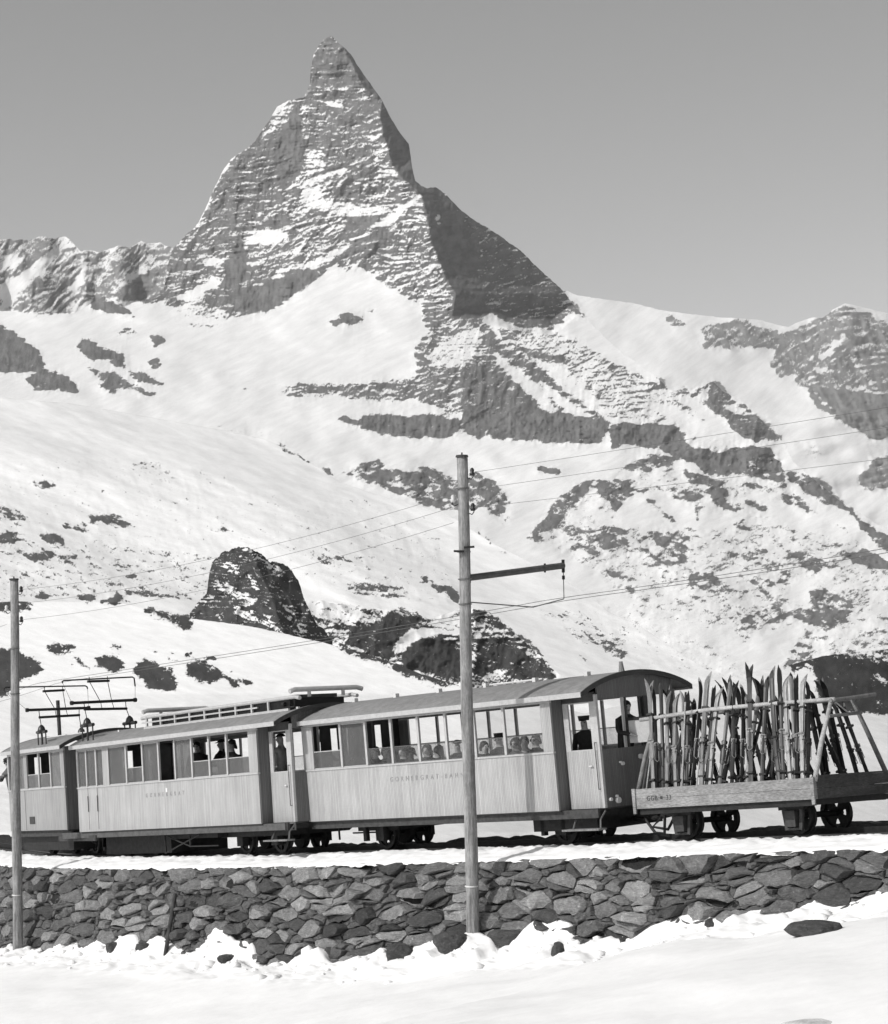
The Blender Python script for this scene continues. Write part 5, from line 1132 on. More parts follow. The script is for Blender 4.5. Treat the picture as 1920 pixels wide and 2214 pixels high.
mb.box((-3.4, .78, 2.50), (.0, .84, 2.53)).box((-3.4, 2.0, 2.50), (.0, 2.06, 2.53)).build('roof_runway', M['white'], roof0)
# --- trolley bows: sliding bows on tube frames, three-phase line
def bow(key, T, x, pts):
    """pts: (region, x, y) of the bow's corners, the two frame tubes and the insulators"""
    L_ = lambda p: loc(key, *zz(*p), 0, x)
    B = MB().tube([L_(pts['bl']), L_(pts['tl'])+Vector((0,.0,-.03)), L_(pts['tl'])+Vector((0,.05,0)), L_(pts['tr'])+Vector((0,-.05,0)), L_(pts['tr'])+Vector((0,.0,-.03)), L_(pts['br'])], .020, 7)
    P_ = B.build('sliding_bow', M['iron'], T)
    a, b = L_(pts['u0']), L_(pts['u1']); MB().tube([a, b], .038, 8).tube([a, a.lerp(b, .04)], .055, 8).tube([b, b.lerp(a, .04)], .055, 8).build('frame_tube', M['iron'], T)
    c, d = L_(pts['l0']), L_(pts['l1']); MB().tube([c, d], .034, 8).build('frame_tube', M['iron'], T)
    hd = L_(pts['hd']); MB().box((x-.05, hd.y-.30, hd.z-.03), (x+.05, hd.y+.30, hd.z+.03)).build('bow_head', M['iron'], T)
    rod = lambda pp, r=.010: MB().tube(pp, r, 5).build('linkage_rod', M['iron'], T)
    rod([hd+Vector((0,-.26,.12)), hd+Vector((0,-.26,0)), a.lerp(b, .45)]); rod([hd+Vector((0,.26,.12)), hd+Vector((0,.26,0)), a.lerp(b, .62)])
    rod([a.lerp(b, .45), c.lerp(d, .42)], .009); rod([a.lerp(b, .62), c.lerp(d, .7)], .009)
    rod([L_(pts['bl']), a.lerp(b, .02)], .005); rod([L_(pts['br']), b.lerp(a, .02)], .005)
    for u, v_ in ((pts['i0'], .2), (pts['i1'], .83)):
        I = L_(u); rod([a.lerp(b, v_), c.lerp(d, .02 if v_ < .5 else .98), I+Vector((0,0,.12))], .011)
    for u in (pts['i0'], pts['i1']):
        I = L_(u); zr_ = arc(min(max(I.y, 0), WD))-.02
        o = MB().tube([I+Vector((-.35,0,-.03)), I+Vector((.35,0,-.03))], .045, 8).build('base_insulator', M['insul_dark'], T)
        MB().tube([I+Vector((0,0,-.06)), I+Vector((0,0,.0)), I+Vector((0,0,.04)), I+Vector((0,0,.10)), I+Vector((0,0,.16))], [.10,.12,.10,.085,.03], 12).build('insulator_bell', M['insul_dark'], o, smooth=True)
        MB().tube([(x, I.y, zr_), I+Vector((0,0,-.03))], .03, 6).tube([(x-.3, I.y, zr_), I+Vector((-.3,0,-.03))], .02, 6).tube([(x+.3, I.y, zr_), I+Vector((.3,0,-.03))], .02, 6).build('insulator_support', M['iron_mid'], o)
bow('V1', V1, -8.6, dict(bl=('a',935,325), tl=('a',925,285), tr=('z1',742,163), br=('z1',748,215), u0=('a',1050,622), u1=('z1',755,290), l0=('z1',465,342), l1=('z1',703,338), hd=('z1',545,186), i0=('a',1300,935), i1=('z1',718,412)))
bow('V0', V0, -1.7, dict(bl=('a',60,440), tl=('a',60,388), tr=('a',1295,362), br=('a',1305,410), u0=('a',385,727), u1=('a',1340,692), l0=('a',580,835), l1=('a',1190,800), hd=('a',800,437), i0=('a',620,1035), i1=('a',1215,1075)))
pm = loc('V0', *zz('a', 860, 580), 1, 1.45); MB().tube([(pm.x, 1.45, 2.45), (pm.x, 1.45, pm.z)], .055, 10).build('centre_mast', M['iron_mid'], roof0)
# --- flat wagon with skis
WL, WW = 4.42, 2.06; hb = .365
WG = empty('flat_wagon', FR['WG'], 'low open flat wagon with plank sides, carrying a timber rack of upright skis', 'wagon')
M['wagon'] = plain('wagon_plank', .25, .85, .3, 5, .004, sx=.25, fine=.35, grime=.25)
M['wagon_shaded'] = plain('wagon_plank_shaded', .075, .85, .35, 5, .004, sy=.25, fine=.3)  # darker copy of the side planks, with end-face shade in its colour
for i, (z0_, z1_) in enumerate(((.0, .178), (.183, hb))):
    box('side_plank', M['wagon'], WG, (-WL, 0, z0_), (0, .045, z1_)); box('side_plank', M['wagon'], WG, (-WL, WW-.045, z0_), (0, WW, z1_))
    box('end_plank', M['wagon_shaded'], WG, (-.045, .047, z0_), (.0, WW-.047, z1_+.0)); box('end_plank', M['wagon_shaded'], WG, (-WL, .047, z0_), (-WL+.045, WW-.047, z1_))
box('top_rail', M['wagon_shaded'], WG, (-.06, .047, hb+.002), (.012, WW-.047, hb+.035))
for x in (-WL, -.085):
    for y in (-.03, WW): MB().add([(x, y, hb+.01), (x+.085, y, hb+.01), (x+.085, y+.03, hb+.01), (x, y+.03, hb+.01), (x+.01, y, -.09), (x+.075, y, -.09), (x+.075, y+.03, -.09), (x+.01, y+.03, -.09)], [(0,1,2,3),(4,7,6,5),(0,4,5,1),(1,5,6,2),(2,6,7,3),(3,7,4,0)]).build('stake', M['wagon'], WG)
box('deck', M['wagon_shaded'], WG, (-WL+.05, .05, .0), (-.05, WW-.05, .03))
for y in (.06, WW-.14): box('sole_bar', M['iron'], WG, (-WL+.1, y, -.11), (-.12, y+.08, -.003))
box('cross_beam', M['iron'], WG, (-.12, .05, -.10), (-.03, WW-.05, -.004)); box('cross_beam', M['iron'], WG, (-WL+.05, .15, -.12), (-WL+.2, WW-.15, -.004))
wy = 1.1; wr = .315
for x in (-.92, -3.62):
    wheelset(WG, x, wy, wr, RAILZ['WG'], holes=False)
    for sy in (-1,):
        y = wy+sy*.66
        MB().box((x-.30, y-.05, -.17), (x+.28, y+.05, -.112)).build('spring_seat', M['iron'], WG)
        a_ = MB().box((x-.13, y-.09, -.46), (x+.10, y+.07, -.18)).build('axle_box', M['iron_mid'], WG)
        MB().beam((x-.22, y, -.17), (x-.17, y, -.52), .06, .05).beam((x-.2, y, -.50), (x+.17, y, -.50), .04, .04).beam((x+.20, y, -.17), (x+.15, y, -.52), .07, .05).build('horn_guide', M['iron_mid'], WG)
MB().tube([(-WL, .7, -.2), (-WL-.25, .7, -.36), (-WL+.15, .7, -.42), (-WL+.3, .7, -.25), (-3.9, .7, -.22)], .03, 6).build('coupling_hook', M['iron'], WG)
MB().tube([(-WL-1.7, wy+.2, -.15), (-WL-.9, wy+.1, -.24), (-WL, wy, -.13)], .05, 8).tube([(-WL-.75, wy-.1, -.2), (-WL-.5, wy-.1, -.48), (-WL-.25, wy-.1, -.5), (-WL-.2, wy-.1, -.15)], .03, 6).build('drawbar', M['iron'], WG)
STN = plain('stencil', .05, .8, .3, 30); letters('GGB', WG, (-4.06, -.0035, .14), .125, STN); letters('33', WG, (-3.56, -.0035, .14), .125, STN)
MB().box((-3.71, -.004, .155), (-3.65, -.001, .21)).build('painted_mark', STN, WG)
# timber frame of the rack
M['pole_light'] = plain('rack_pole', .38, .8, .3, 8, .003, fine=.3); M['pole_mid'] = plain('rack_pole_grey', .17, .8, .35, 8, .003, fine=.3)
NR = (.62, 1.68); FRr = (1.25, 1.68)
MB().tube([(-WL-.25, .60, 1.66), (-2.8, .60, 1.72), (-1.4, .62, 1.71), (.05, .66, 1.68)], [.038,.04,.038,.036], 10).build('rack_rail', M['pole_light'], WG, smooth=True)
MB().tube([(-WL-.1, 1.3, 1.66), (-1.4, 1.3, 1.70), (.0, 1.25, 1.67)], .034, 10).build('rack_rail', M['pole_mid'], WG, smooth=True)
MB().tube([(.0, .60, 1.66), (.02, 1.25, 1.70), (.02, 1.80, 1.74)], .036, 10).build('rack_crossbar', M['pole_mid'], WG)
MB().tube([(.02, .50, 1.39), (.02, 1.38, 1.43)], .03, 8).build('rack_crossbar', M['pole_mid'], WG)
for x in (-.03, -WL+.1):
    MB().tube([(x, .04, .30), (x, .30, .95), (x, .67, 1.68)], [.045,.042,.036], 10).build('rack_leg', M['pole_light'] if x > -1 else M['pole_mid'], WG, smooth=True)
    MB().tube([(x, WW-.10, .35), (x, 1.55, 1.1), (x, 1.20, 1.70)], [.045,.042,.036], 10).build('rack_leg', M['pole_mid'], WG, smooth=True)
MB().tube([(0, .72, 1.64), (-.0, 1.05, 1.44)], .014, 6).build('rack_brace', M['pole_light'], WG)

# ------------------------------------------------------------ skis
skim = {'dark': plain('black_ski', .018, .35, .3, 8, 0, sz=.1, fine=.2), 'mid': plain('brown_ski', .07, .45, .4, 10, 0, sz=.08, fine=.25), 'light': plain('ash_ski', .36, .6, .35, 12, 0, sz=.07, fine=.3), 'base': plain('worn_ski_base', .22, .6, .4, 12, 0, sz=.07, fine=.3)}
M['leather'] = plain('leather', .03, .6, .4, 20); M['canvas'] = plain('pale_strap', .26, .7, .2, 20)
def ski_mesh(L, w_, mat):
    """one wooden ski, local z from tail to tip, base facing +y, upturned pointed tip"""
    vs = []; fs = []; n = 26
    for i in range(n+1):
        u = i/n; z = u*L; wd = w_*(.80+.22*abs(u-.45)*1.2)
        y = -.035*math.sin(math.pi*min(u/.86, 1))*.6                        # camber
        if u > .86:
            k = (u-.86)/.14; wd = w_*1.08*(1-.5*k**2-.45*k**6); y = .13*k**1.8; z = L*(.86+.14*k*(1-.10*k))
        th = .011 if u > .8 else .011+.010*math.exp(-((u-.45)/.2)**2)
        vs += [(-wd/2, y, z), (wd/2, y, z), (wd/2, y-th*.8, z), (0, y-th*1.5, z), (-wd/2, y-th*.8, z)]
    for i in range(n):
        for j in range(5): fs.append((i*5+j, i*5+(j+1) % 5, (i+1)*5+(j+1) % 5, (i+1)*5+j))
    fs += [(4,3,2,1,0), tuple(n*5+j for j in range(5))]
    mb = MB(); mb.add(vs, fs); return mb.mesh('ski', skim[mat])
ski_me = {k: ski_mesh(2.05, .074, k) for k in ('dark', 'mid', 'light', 'base')}
def bind_mesh(z, mat):
    mb = MB(); mb.box((-.050, -.046, z), (.050, -.022, z+.055)).box((-.030, -.040, z-.20), (.030, -.022, z+.0)).tube([(-.052,-.03,z+.03), (-.03,-.075,z+.045), (.03,-.075,z+.045), (.052,-.03,z+.03)], .009, 5).tube([(-.045,-.03,z-.02), (-.04,-.05,z-.24), (0,-.07,z-.27), (.04,-.05,z-.24), (.045,-.03,z-.02)], .006, 5)
    return mb.mesh('binding', mat)
bind_me = [bind_mesh(.92, M['leather']), bind_mesh(.98, M['canvas']), bind_mesh(.86, M['leather'])]
strap_me = MB().box((-.058, -.055, 0), (.058, .055, .035)).mesh('strap', M['leather'])
wgi = FR['WG'].inverted()
def place_ski(tip, foot, row, mat, roll=0., bind=0, flip=False, label='', strap=True, Lk=1.0, second=None, wide=1.0):
    """tip and foot are places in the wagon's own frame"""
    tip = Vector(tip); foot = Vector(foot); d = (tip-foot); L = d.length; d.normalize()
    yv = Vector((0, -1 if flip else 1, 0)); yv = (yv-d*yv.dot(d)).normalized(); xv = yv.cross(d).normalized()
    Rm = Matrix((xv, yv, d)).transposed() @ Matrix.Rotation(roll, 3, 'Z')
    k = L/2.02
    mw = FR['WG'] @ (Matrix.Translation(foot) @ Rm.to_4x4())
    e = empty('ski_pair', mw, label, 'skis', 'pairs of skis standing in the wagon rack')
    for j in (0, 1):
        m_ = mat if j == 0 else (second or mat)
        s_ = bpy.data.objects.new('ski', ski_me[m_]); col.objects.link(s_); s_.parent = e
        # the pair stands base to base
        s_.matrix_local = Matrix.Translation((.012*(j-.5), .014 if j else -.016, 0)) @ (Matrix.Rotation(math.pi, 4, 'Z') if j == 0 and False else Matrix.Identity(4)) @ Matrix.Diagonal((wide, (1 if j else -1) if bind == 0 else (1 if j else 1.12), k*(1 if j else .985), 1))
        b_ = bpy.data.objects.new('binding', bind_me[(bind+j) % 3]); col.objects.link(b_); b_.parent = s_
    if strap:
        for z_ in (.38, 1.42):
            t_ = bpy.data.objects.new('strap', strap_me); col.objects.link(t_); t_.parent = e; t_.location = (0, 0, z_*k)
    return e
def wl(r, x, y, yp): return loc('WG', *zz(r, x, y), 1, yp)
NEAR_T, NEAR_F = .80, .16      # lean: y of tips and feet, near row
def near(r, tx, ty, fx, fr_='g', fy=1775, yt=.78, yf=.15, **kw):
    t = wl(r, tx, ty, yt); f = wl(fr_, fx, fy, yf); f.z = .035; return t, f
SK = [ # region, tip, foot x, style
 ('g', 150, 300, 195, 'base', .2, 'thin grey pair nearest the coach, narrow side showing', None),
 ('g', 215, 385, 240, 'dark', 1.2, 'dark pair with hooked tips, second from the coach', None),
 ('g', 310, 320, 330, 'mid', 1.0, 'brown pair with tips curling right, third from the coach', None),
 ('g', 400, 480, 375, 'light', 1.4, 'slender pale pair before the gap, fourth from the coach', None),
 ('g', 510, 470, 520, 'base', .1, 'short grey pair with broad faces, fifth from the coach', 'mid'),
 ('g', 625, 430, 570, 'light', 1.4, 'pale pair seen edge-on, sixth from the coach', None),
 ('g', 690, 480, 640, 'dark', .9, 'low dark pair right beside the pale edge-on pair', 'mid'),
 ('g', 885, 265, 690, 'dark', 1.3, 'tall dark pair with tips hooked to the right, above the worn bindings', 'light'),
 ('g', 960, 175, 850, 'base', .3, 'tall grey pair with a pointed tip left of the crossed tips', 'light'),
 ('g', 1050, 395, 910, 'dark', 1.0, 'dark pair tucked behind the tall grey pointed pair', 'mid'),
 ('g', 1115, 385, 960, 'light', .1, 'broad pale pair leaning strongly right in the middle left', 'base'),
 ('g', 1290, 270, 1075, 'base', .9, 'leaning grey pair whose tip crosses two others', 'mid'),
 ('g', 1330, 330, 1270, 'mid', 1.4, 'narrow brown pair beside the open gap', None),
 ('g', 1455, 345, 1395, 'dark', 1.25, 'dark pair with rounded hooked tips left of the tallest skis', 'light'),
 ('g', 1490, 400, 1500, 'light', 1.5, 'very thin edge-on pair just left of the tallest skis', None),
 ('g', 1535, 75, 1545, 'dark', .3, 'tallest black pair of all, rising above every other tip', 'mid'),
 ('g', 1780, 230, 1690, 'mid', .6, 'brown pair right of the black cluster', 'dark'),
 ('h', 165, 95, 290, 'mid', .2, 'tall brown grooved pair with a ragged tip', 'base'),
 ('h', 285, 120, 330, 'dark', .7, 'tall dark pair with sharp tip next to the grooved pair', 'mid'),
 ('h', 360, 215, 450, 'light', .1, 'pale broad pair with canvas straps, left of two alike', 'light'),
 ('h', 450, 175, 505, 'base', .9, 'grey pair with thin tip between the two canvas-strapped pairs', 'dark'),
 ('h', 520, 250, 520, 'dark', 1.0, 'black pair behind the canvas-strapped pairs', 'dark'),
 ('h', 610, 210, 610, 'light', .15, 'pale broad pair with a blunt tip, right of two alike', 'base'),
 ('h', 690, 285, 650, 'dark', 1.2, 'dark pair closing the near row on the right', 'mid')]
for i, (r, tx, ty, fx, st, roll, lab, sec) in enumerate(SK):
    yt = .74+.1*((i*7) % 3)/2; t, f = near(r, tx, ty, fx, r, 1780 if r == 'g' else 1690, yt=yt, yf=.13+.03*((i*5) % 3))
    place_ski(t, f, 0, st, roll, i % 3, False, lab, True, second=sec, wide=1.15 if roll < .5 else 1.0)
FAR = [ # far row: tip in g/h, foot in g/h
 ('g', 375, 395, 'g', 560, 'dark', 'black pair of the far row with a drooping hooked tip near the coach'),
 ('g', 700, 800, 'g', 760, 'dark', 'short black pair of the far row behind the worn bindings'),
 ('g', 1150, 300, 'g', 1420, 'dark', 'black far-row pair crossing behind the broad pale pair'),
 ('g', 1215, 255, 'g', 1500, 'dark', 'far-row pair with pointed tips crossing the leaning grey pair'),
 ('g', 1340, 320, 'g', 1650, 'mid', 'brown far-row pair leaning left behind the hooked pair'),
 ('g', 1600, 190, 'h', 215, 'dark', 'broad black far-row pair right of the tallest skis'),
 ('g', 1665, 265, 'h', 330, 'dark', 'black far-row pair slanting down right behind the brown grooved pair'),
 ('h', 690, 620, 'h', 920, 'dark', 'first dark slanting pair right of the near row, before the rack leg'),
 ('h', 720, 365, 'h', 960, 'dark', 'dark far-row pair with a long arched tip before the gap'),
 ('h', 830, 290, 'h', 1170, 'mid', 'wide brown far-row pair behind the rack leg'),
 ('h', 880, 280, 'h', 1215, 'dark', 'broad far-row pair with big rounded tips at the right'),
 ('h', 1020, 560, 'h', 1400, 'mid', 'far-row pair with worn bindings right of the rack leg'),
 ('h', 1120, 600, 'h', 1580, 'dark', 'rightmost pair of skis, leaning far left under the cross bar')]
for i, (r, tx, ty, r2, fx, st, lab) in enumerate(FAR):
    t = wl(r, tx, ty, 1.16+.04*(i % 3)); f = wl(r2, fx, 1760 if r2 == 'g' else 1590, 1.86); f.z = .035; f.y = 1.86
    place_ski(t, f, 1, st, (.2, .5, -.3)[i % 3], i % 3, True, lab, True, second=('mid' if i % 2 else 'dark'), wide=1.1)
# the thick of the rack: darker, shorter pairs pushed in between the others
rk2 = random.Random(5); NTH = ['first', 'second', 'third', 'fourth', 'fifth', 'sixth', 'seventh', 'eighth', 'ninth', 'tenth', 'eleventh', 'twelfth', 'thirteenth', 'fourteenth', 'fifteenth', 'sixteenth', 'seventeenth', 'eighteenth']
for i in range(18):
    x = -WL+.35+i*(WL-.95)/17+rk2.uniform(-.05, .05); far_ = i % 3 == 2
    L_ = rk2.uniform(1.72, 2.02); lean = rk2.uniform(-.22, .62); f = Vector((x, .40 if not far_ else 1.62, .035)); 
    t = Vector((x+lean*(1 if not far_ else -.9), (.86 if not far_ else 1.05)+rk2.uniform(-.05, .08), L_))
    place_ski(t, f, 0, rk2.choice(('dark', 'dark', 'mid', 'dark', 'base')), rk2.choice((1.3, .9, .3, 1.5)), i, far_, NTH[i]+' pair from the coach among those wedged in the middle of the ski rack', True, second=rk2.choice(('dark', 'mid')))
# ski sticks leaning at the near left corner
for k, (tx, ty, fx, lab) in enumerate(((175, 1130, 0, 'ski stick slanting over the coach corner, its foot at the wagon corner'), (195, 1180, 60, 'pale ski stick leaning beside the corner stick'), (655, 520, 575, 'ski stick standing between the grey pair and the pale pair'), (870, 1200, 760, 'ski stick leaning among the worn bindings'), (1540, 1300, 1450, 'pale ski stick left of the tallest skis'))):
    t, f = near('g', tx, ty, fx, 'g', 1790, yt=.45, yf=.12); d = (t-f).normalized(); L = (t-f).length
    e = empty('ski_stick', FR['WG'] @ Matrix.Translation(f), lab, 'ski stick', 'ski sticks in the wagon'); 
    MB().tube([(0,0,0), tuple(d*L)], [.012, .016], 7).build('shaft', M['pole_light'], e); MB().tube([tuple(d*L*.93), tuple(d*L*1.02)], .021, 7).build('grip', M['leather'], e)
    c_ = d*.13; MB().tube([tuple(c_+Vector((math.cos(a)*.07, math.sin(a)*.07, 0))) for a in np.linspace(0, 6.283, 11)], .007, 5).build('basket', M['leather'], e)

# ============================================================ PEOPLE
M['skin'] = plain('skin', .34, .6, .12, 12)
COAT = {'dark': plain('dark_coat', .022, .85, .25, 12), 'mid': plain('grey_coat', .10, .85, .25, 12), 'light': plain('pale_jacket', .30, .85, .2, 12)}
M['hair'] = plain('dark_hair', .02, .6, .4, 30); M['hair_light'] = plain('fair_hair', .2, .6, .4, 30); M['lens'] = plain('sunglass_lens', .008, .2, .1, 10)
def skin_mesh(name, joints, edges, root, mats, skin_test):
    me = bpy.data.meshes.new(name); me.from_pydata([j[0] for j in joints], edges, []); o = bpy.data.objects.new(name, me); col.objects.link(o)
    md = o.modifiers.new('s', 'SKIN'); o.modifiers.new('u', 'SUBSURF').levels = 1; o.modifiers['u'].render_levels = 1
    for i, j in enumerate(joints):
        v = me.skin_vertices[0].data[i]; r = j[1]; v.radius = (r, r) if isinstance(r, (int, float)) else r; v.use_root = (i == root)
    dg = bpy.context.evaluated_depsgraph_get(); dg.update(); m2 = bpy.data.meshes.new_from_object(o.evaluated_get(dg)); bpy.data.objects.remove(o)
    m2.name = name; m2.materials.clear(); m2.materials.append(M['skin']); m2.materials.append(COAT['dark'])
    for p in m2.polygons: p.use_smooth = True; p.material_index = 0 if skin_test(p.center) else 1
    return m2
def body(pose):
    """figure facing -y, origin at the seat (seated) or the feet (standing)"""
    hz = 0 if pose == 'sit' else .88
    J = [((0, 0, hz+.05), .15), ((0, .01, hz+.28), (.165, .12)), ((0, .0, hz+.47), (.185, .12)), ((0, -.005, hz+.57), .058), ((0, -.01, hz+.645), (.072, .082)), ((0, -.015, hz+.72), (.085, .098)), ((0, .0, hz+.80), (.06, .068)),
         ((0, -.105, hz+.695), .016), ((0, -.118, hz+.675), .014)]
    Ed = [(0,1),(1,2),(2,3),(3,4),(4,5),(5,6),(5,7),(7,8)]
    def chain(start, pts):
        a = start
        for p, r in pts: J.append((p, r)); Ed.append((a, len(J)-1)); a = len(J)-1
        return a
    for s in (-1, 1):
        if pose == 'reach' and s == 1: arm = [((s*.19, -.02, hz+.47), .07), ((s*.24, -.22, hz+.42), .055), ((s*.26, -.45, hz+.46), .042), ((s*.26, -.50, hz+.47), .035)]
        elif pose == 'lean': arm = [((s*.19, -.04, hz+.45), .07), ((s*.24, -.16, hz+.24), .055), ((s*.10, -.36, hz+.22), .042), ((s*.06, -.41, hz+.22), .036)]
        else: arm = [((s*.19, -.0, hz+.46), .07), ((s*.24, -.03, hz+.20), .055), ((s*.17, -.22, hz+.06), .042), ((s*.14, -.27, hz+.05), .036)]
        w = chain(2, arm); wp = Vector(arm[-1][0]); dr = (wp-Vector(arm[-2][0])).normalized()
        sd = dr.cross(Vector((0, 0, 1))).normalized()
        for k in range(4):
            o_ = sd*(.021*(k-1.5)); ln = (.05, .062, .058, .045)[k]
            chain(w, [(tuple(wp+o_+dr*.035), .010), (tuple(wp+o_+dr*(.035+ln*.55)+Vector((0,0,-.008))), .009), (tuple(wp+o_+dr*(.03+ln)+Vector((0,0,-.026))), .008)])
        chain(w, [(tuple(wp-sd*s*.03+dr*.01+Vector((0,0,-.01))), .011), (tuple(wp-sd*s*.05+dr*.045+Vector((0,0,-.02))), .009)])
        if pose == 'sit': chain(0, [((.06, s*.08, .0), .085), ((.40, s*.09, .02), .062), ((.43, s*.09, -.34), .042), ((.53, s*.09, -.40), .033)])
        else: chain(0, [((s*.09, 0, hz-.06), .09), ((s*.10, -.02, hz*.5), .06), ((s*.10, .0, .08), .04), ((s*.10, -.14, .03), .035)])
    hands = [Vector(j[0]) for j in J]
    def test(c):
        if c.z > hz+.575: return True
        for j in J:
            if isinstance(j[1], float) and j[1] <= .036 and abs(j[0][2]-c.z) < .07 and (Vector(j[0])-c).length < .045 and j[0][2] > hz+.0: return True
        return False
    return skin_mesh('person_body', J, Ed, 0, None, test), hz
BOD = {p: body(p) for p in ('sit', 'stand', 'lean', 'reach')}
def coat_copy(me, c):
    m = me.copy(); m.materials[1] = COAT[c]; return m
BOD = {(p, c): (coat_copy(v[0], c), v[1]) for p, v in BOD.items() for c in COAT}
def head_shell(rx, ry, rz, z0, zc, cut):
    mb = MB(); n, m = 14, 8
    for i in range(m+1):
        a = math.pi/2*(i/m)*cut
        for j in range(n):
            b = 2*math.pi*j/n; x = rx*math.sin(a)*math.cos(b); y = ry*math.sin(a)*math.sin(b); z = rz*math.cos(a)
            mb.v.append((x, y, z+zc))
    for i in range(m):
        for j in range(n): mb.f.append((i*n+j, i*n+(j+1) % n, (i+1)*n+(j+1) % n, (i+1)*n+j))
    return mb
def gear_meshes(hz):
    hair = head_shell(.098, .112, .112, 0, hz+.725, 1.0)
    hair.v = [(x, y+.022 if True else y, z-(max(y, 0)*.9 if z < hz+.8 else 0)) for x, y, z in hair.v]
    longh = head_shell(.112, .118, .115, 0, hz+.725, 1.25); longh.v = [(x, y+.03, z-(max(y+.03, 0)*1.4 if z < hz+.78 else 0)) for x, y, z in longh.v]
    cap = head_shell(.102, .11, .075, 0, hz+.765, 1.0); cap.add([(-.08,-.09,hz+.765),(.08,-.09,hz+.765),(.055,-.16,hz+.75),(-.055,-.16,hz+.75),(-.08,-.09,hz+.775),(.08,-.09,hz+.775),(.055,-.16,hz+.757),(-.055,-.16,hz+.757)], [(0,1,2,3),(4,7,6,5),(0,4,5,1),(1,5,6,2),(2,6,7,3),(3,7,4,0)])
    kepi = MB().tube([(0,.0,hz+.755),(0,-.0,hz+.85)], [.103,.118], 16); kepi.add([(-.08,-.09,hz+.765),(.08,-.09,hz+.765),(.055,-.165,hz+.745),(-.055,-.165,hz+.745),(-.08,-.09,hz+.775),(.08,-.09,hz+.775),(.055,-.165,hz+.752),(-.055,-.165,hz+.752)], [(0,1,2,3),(4,7,6,5),(0,4,5,1),(1,5,6,2),(2,6,7,3),(3,7,4,0)])
    gl = MB().tube([(-.036,-.098,hz+.715),(-.036,-.112,hz+.715)], .027, 10).tube([(.036,-.098,hz+.715),(.036,-.112,hz+.715)], .027, 10).tube([(-.08,-.02,hz+.72),(-.062,-.098,hz+.72),(.062,-.098,hz+.72),(.08,-.02,hz+.72)], .006, 5)
    face = MB().tube([(-.034,-.092,hz+.715),(-.034,-.104,hz+.715)], .011, 8).tube([(.034,-.092,hz+.715),(.034,-.104,hz+.715)], .011, 8).box((-.022,-.100,hz+.645),(.022,-.088,hz+.653))
    return dict(hair=hair, long=longh, cap=cap, kepi=kepi, glasses=gl, face=face)
GEAR = {}
for pz, hz in (('sit', 0), ('stand', .88)):
    for k, mb in gear_meshes(hz).items():
        GEAR[pz, k] = mb.mesh({'hair': 'hair', 'long': 'hair', 'cap': 'cap', 'kepi': 'peaked_cap', 'glasses': 'sunglasses', 'face': 'eyes_and_mouth'}[k], M['hair'] if k != 'glasses' else M['lens'], smooth=k in ('hair', 'long', 'cap'))
def person(key, r, x, y, yl, pose, coat, hat, glasses, label, cat='person', group=None, turn=0., ax=1, sc=1.0, tilt=0.):
    """r,x,y: place of the face in the photograph; yl: how deep inside the coach"""
    p = loc(key, *zz(r, x, y), ax, yl); me, hz = BOD[pose, coat]
    Rt = Matrix.Rotation(tilt, 4, 'Y') @ Matrix.Rotation(turn, 4, 'Z'); p = p-(Rt @ Vector((0, 0, (hz+.70)*sc)))
    T = FR[key] @ Matrix.Translation(p) @ Rt @ Matrix.Diagonal((sc, sc, sc, 1))
    e = empty('person', T, label, cat, group); b = bpy.data.objects.new('body', me); col.objects.link(b); b.parent = e
    pz = 'sit' if pose == 'sit' else 'stand'
    for k in ([hat] if hat else [])+(['glasses'] if glasses else [])+['face']:
        o = bpy.data.objects.new(GEAR[pz, k].name.split('.')[0], GEAR[pz, k]); col.objects.link(o); o.parent = e
    return e
G2 = 'passengers sitting in the right coach'
person('V2', 'c', 1262, 1085, .45, 'sit', 'dark', 'cap', True, 'passenger in pale cap and dark glasses at the first window of the right coach', group=G2, turn=.2)
person('V2', 'c', 1210, 740, 1.1, 'stand', 'mid', 'long', False, 'standing passenger with big dark hair behind the first window of the right coach', turn=2.6)
person('V2', 'c', 1550, 1105, .45, 'sit', 'mid', 'hair', True, 'passenger in sunglasses alone behind the second window of the right coach', group=G2, turn=.3)
person('V2', 'd', 15, 720, .5, 'sit', 'light', 'hair', False, 'passenger in pale jacket at the right edge of the second window', group=G2, turn=-.5)
person('V2', 'd', 140, 660, .5, 'sit', 'dark', 'hair', False, 'dark haired passenger at the third window of the right coach', group=G2, turn=.2)
person('V2', 'd', 240, 660, 1.3, 'sit', 'light', 'hair', False, 'passenger in white collar deeper inside at the third window', group=G2, turn=1.2)
person('V2', 'd', 410, 660, .45, 'sit', 'dark', 'hair', False, 'bare headed passenger looking out of the fourth window', group=G2, turn=.1)
person('V2', 'd', 485, 670, 1.1, 'sit', 'light', 'hair', False, 'passenger in white blouse behind the fourth window', group=G2, turn=-.8)
person('V2', 'd', 640, 640, .4, 'sit', 'dark', 'long', False, 'passenger with wavy dark hair at the fifth window', group=G2, turn=.5)
person('V2', 'd', 745, 650, .8, 'sit', 'mid', 'long', True, 'passenger with curly hair turned away at the right of the fifth window', group=G2, turn=-1.0)
person('V2', 'd', 935, 600, .6, 'sit', 'dark', 'cap', False, 'dark silhouette in a cap at the sixth window left of the pole', group=G2, turn=.9)
person('V2', 'd', 1200, 610, .5, 'sit', 'dark', 'hair', False, 'dark haired passenger just right of the pole', group=G2, turn=1.4)
person('V2', 'd', 1345, 540, .8, 'sit', 'dark', 'kepi', True, 'taller passenger in a peaked cap and sunglasses near the seventh window post', group=G2, turn=.3)
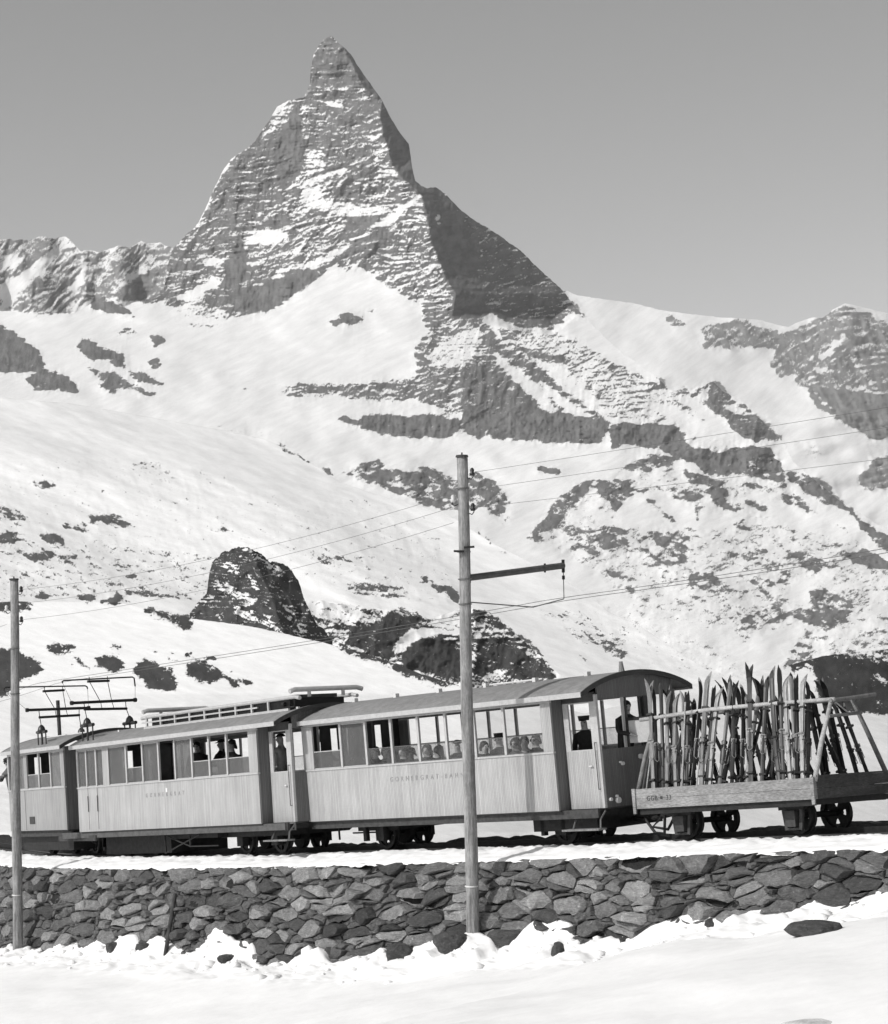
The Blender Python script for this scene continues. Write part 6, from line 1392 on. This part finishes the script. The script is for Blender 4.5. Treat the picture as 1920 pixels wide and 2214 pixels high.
person('V2', 'd', 1495, 580, .4, 'sit', 'mid', 'long', True, 'passenger with big dark hair and glasses at the last window', group=G2, turn=.4)
person('V2', 'd', 1585, 560, 1.0, 'sit', 'light', 'hair', False, 'passenger with raised pale face between two others at the last window', group=G2, turn=.7)
person('V2', 'd', 1695, 545, .45, 'sit', 'dark', 'hair', True, 'fair faced passenger in sunglasses at the right edge of the last window', group=G2, turn=.1)
person('V2', 'e', 855, 800, .85, 'stand', 'dark', 'kepi', False, 'conductor in dark uniform and peaked cap behind the right coach door', turn=.5)
person('V2', 'e', 1400, 590, 1.25, 'lean', 'dark', 'hair', False, 'dark clad man leaning in the end doorway of the right coach by the skis', turn=1.2, tilt=.15)
person('V1', 'b', 990, 930, .7, 'sit', 'dark', 'hair', False, 'shadowed dark clad passenger at the middle coach window third from the right', turn=.8)
person('V1', 'b', 1310, 900, 1.2, 'lean', 'dark', 'cap', False, 'man in dark cap and coat leaning inside the middle coach', turn=-.9)
person('V1', 'b', 1435, 910, .6, 'sit', 'dark', 'hair', False, 'bare headed man in black coat looking out of the middle coach', turn=.1, sc=1.12)
person('V1', 'c', 640, 830, .75, 'reach', 'light', 'cap', False, 'man in pale jacket and pale cap standing at the middle coach door', turn=-.9)
person('V1', 'j' if False else 'z1', 395, 620, .9, 'stand', 'dark', 'hair', False, 'dark figure in the gap between the left and middle coaches', turn=.4)
person('V0', 'a', 122, 1525, .35, 'lean', 'mid', 'kepi', True, 'train driver in a peaked cap leaning out beside the left pole', turn=.5, tilt=-.42)

# ============================================================ AIR
hz_m = bpy.data.materials.new('mountain_air'); hz_m.use_nodes = True; t_ = hz_m.node_tree; t_.nodes.remove(t_.nodes['Principled BSDF'])
pv = t_.nodes.new('ShaderNodeVolumePrincipled'); pv.inputs['Color'].default_value = (.95, .95, .95, 1); pv.inputs['Density'].default_value = .000016; pv.inputs['Anisotropy'].default_value = 0.
t_.links.new(pv.outputs[0], t_.nodes['Material Output'].inputs['Volume'])
tag(MB().box((-41000, -13000, -195), (41000, 46000, 2600)).build('haze', hz_m), kind='stuff')
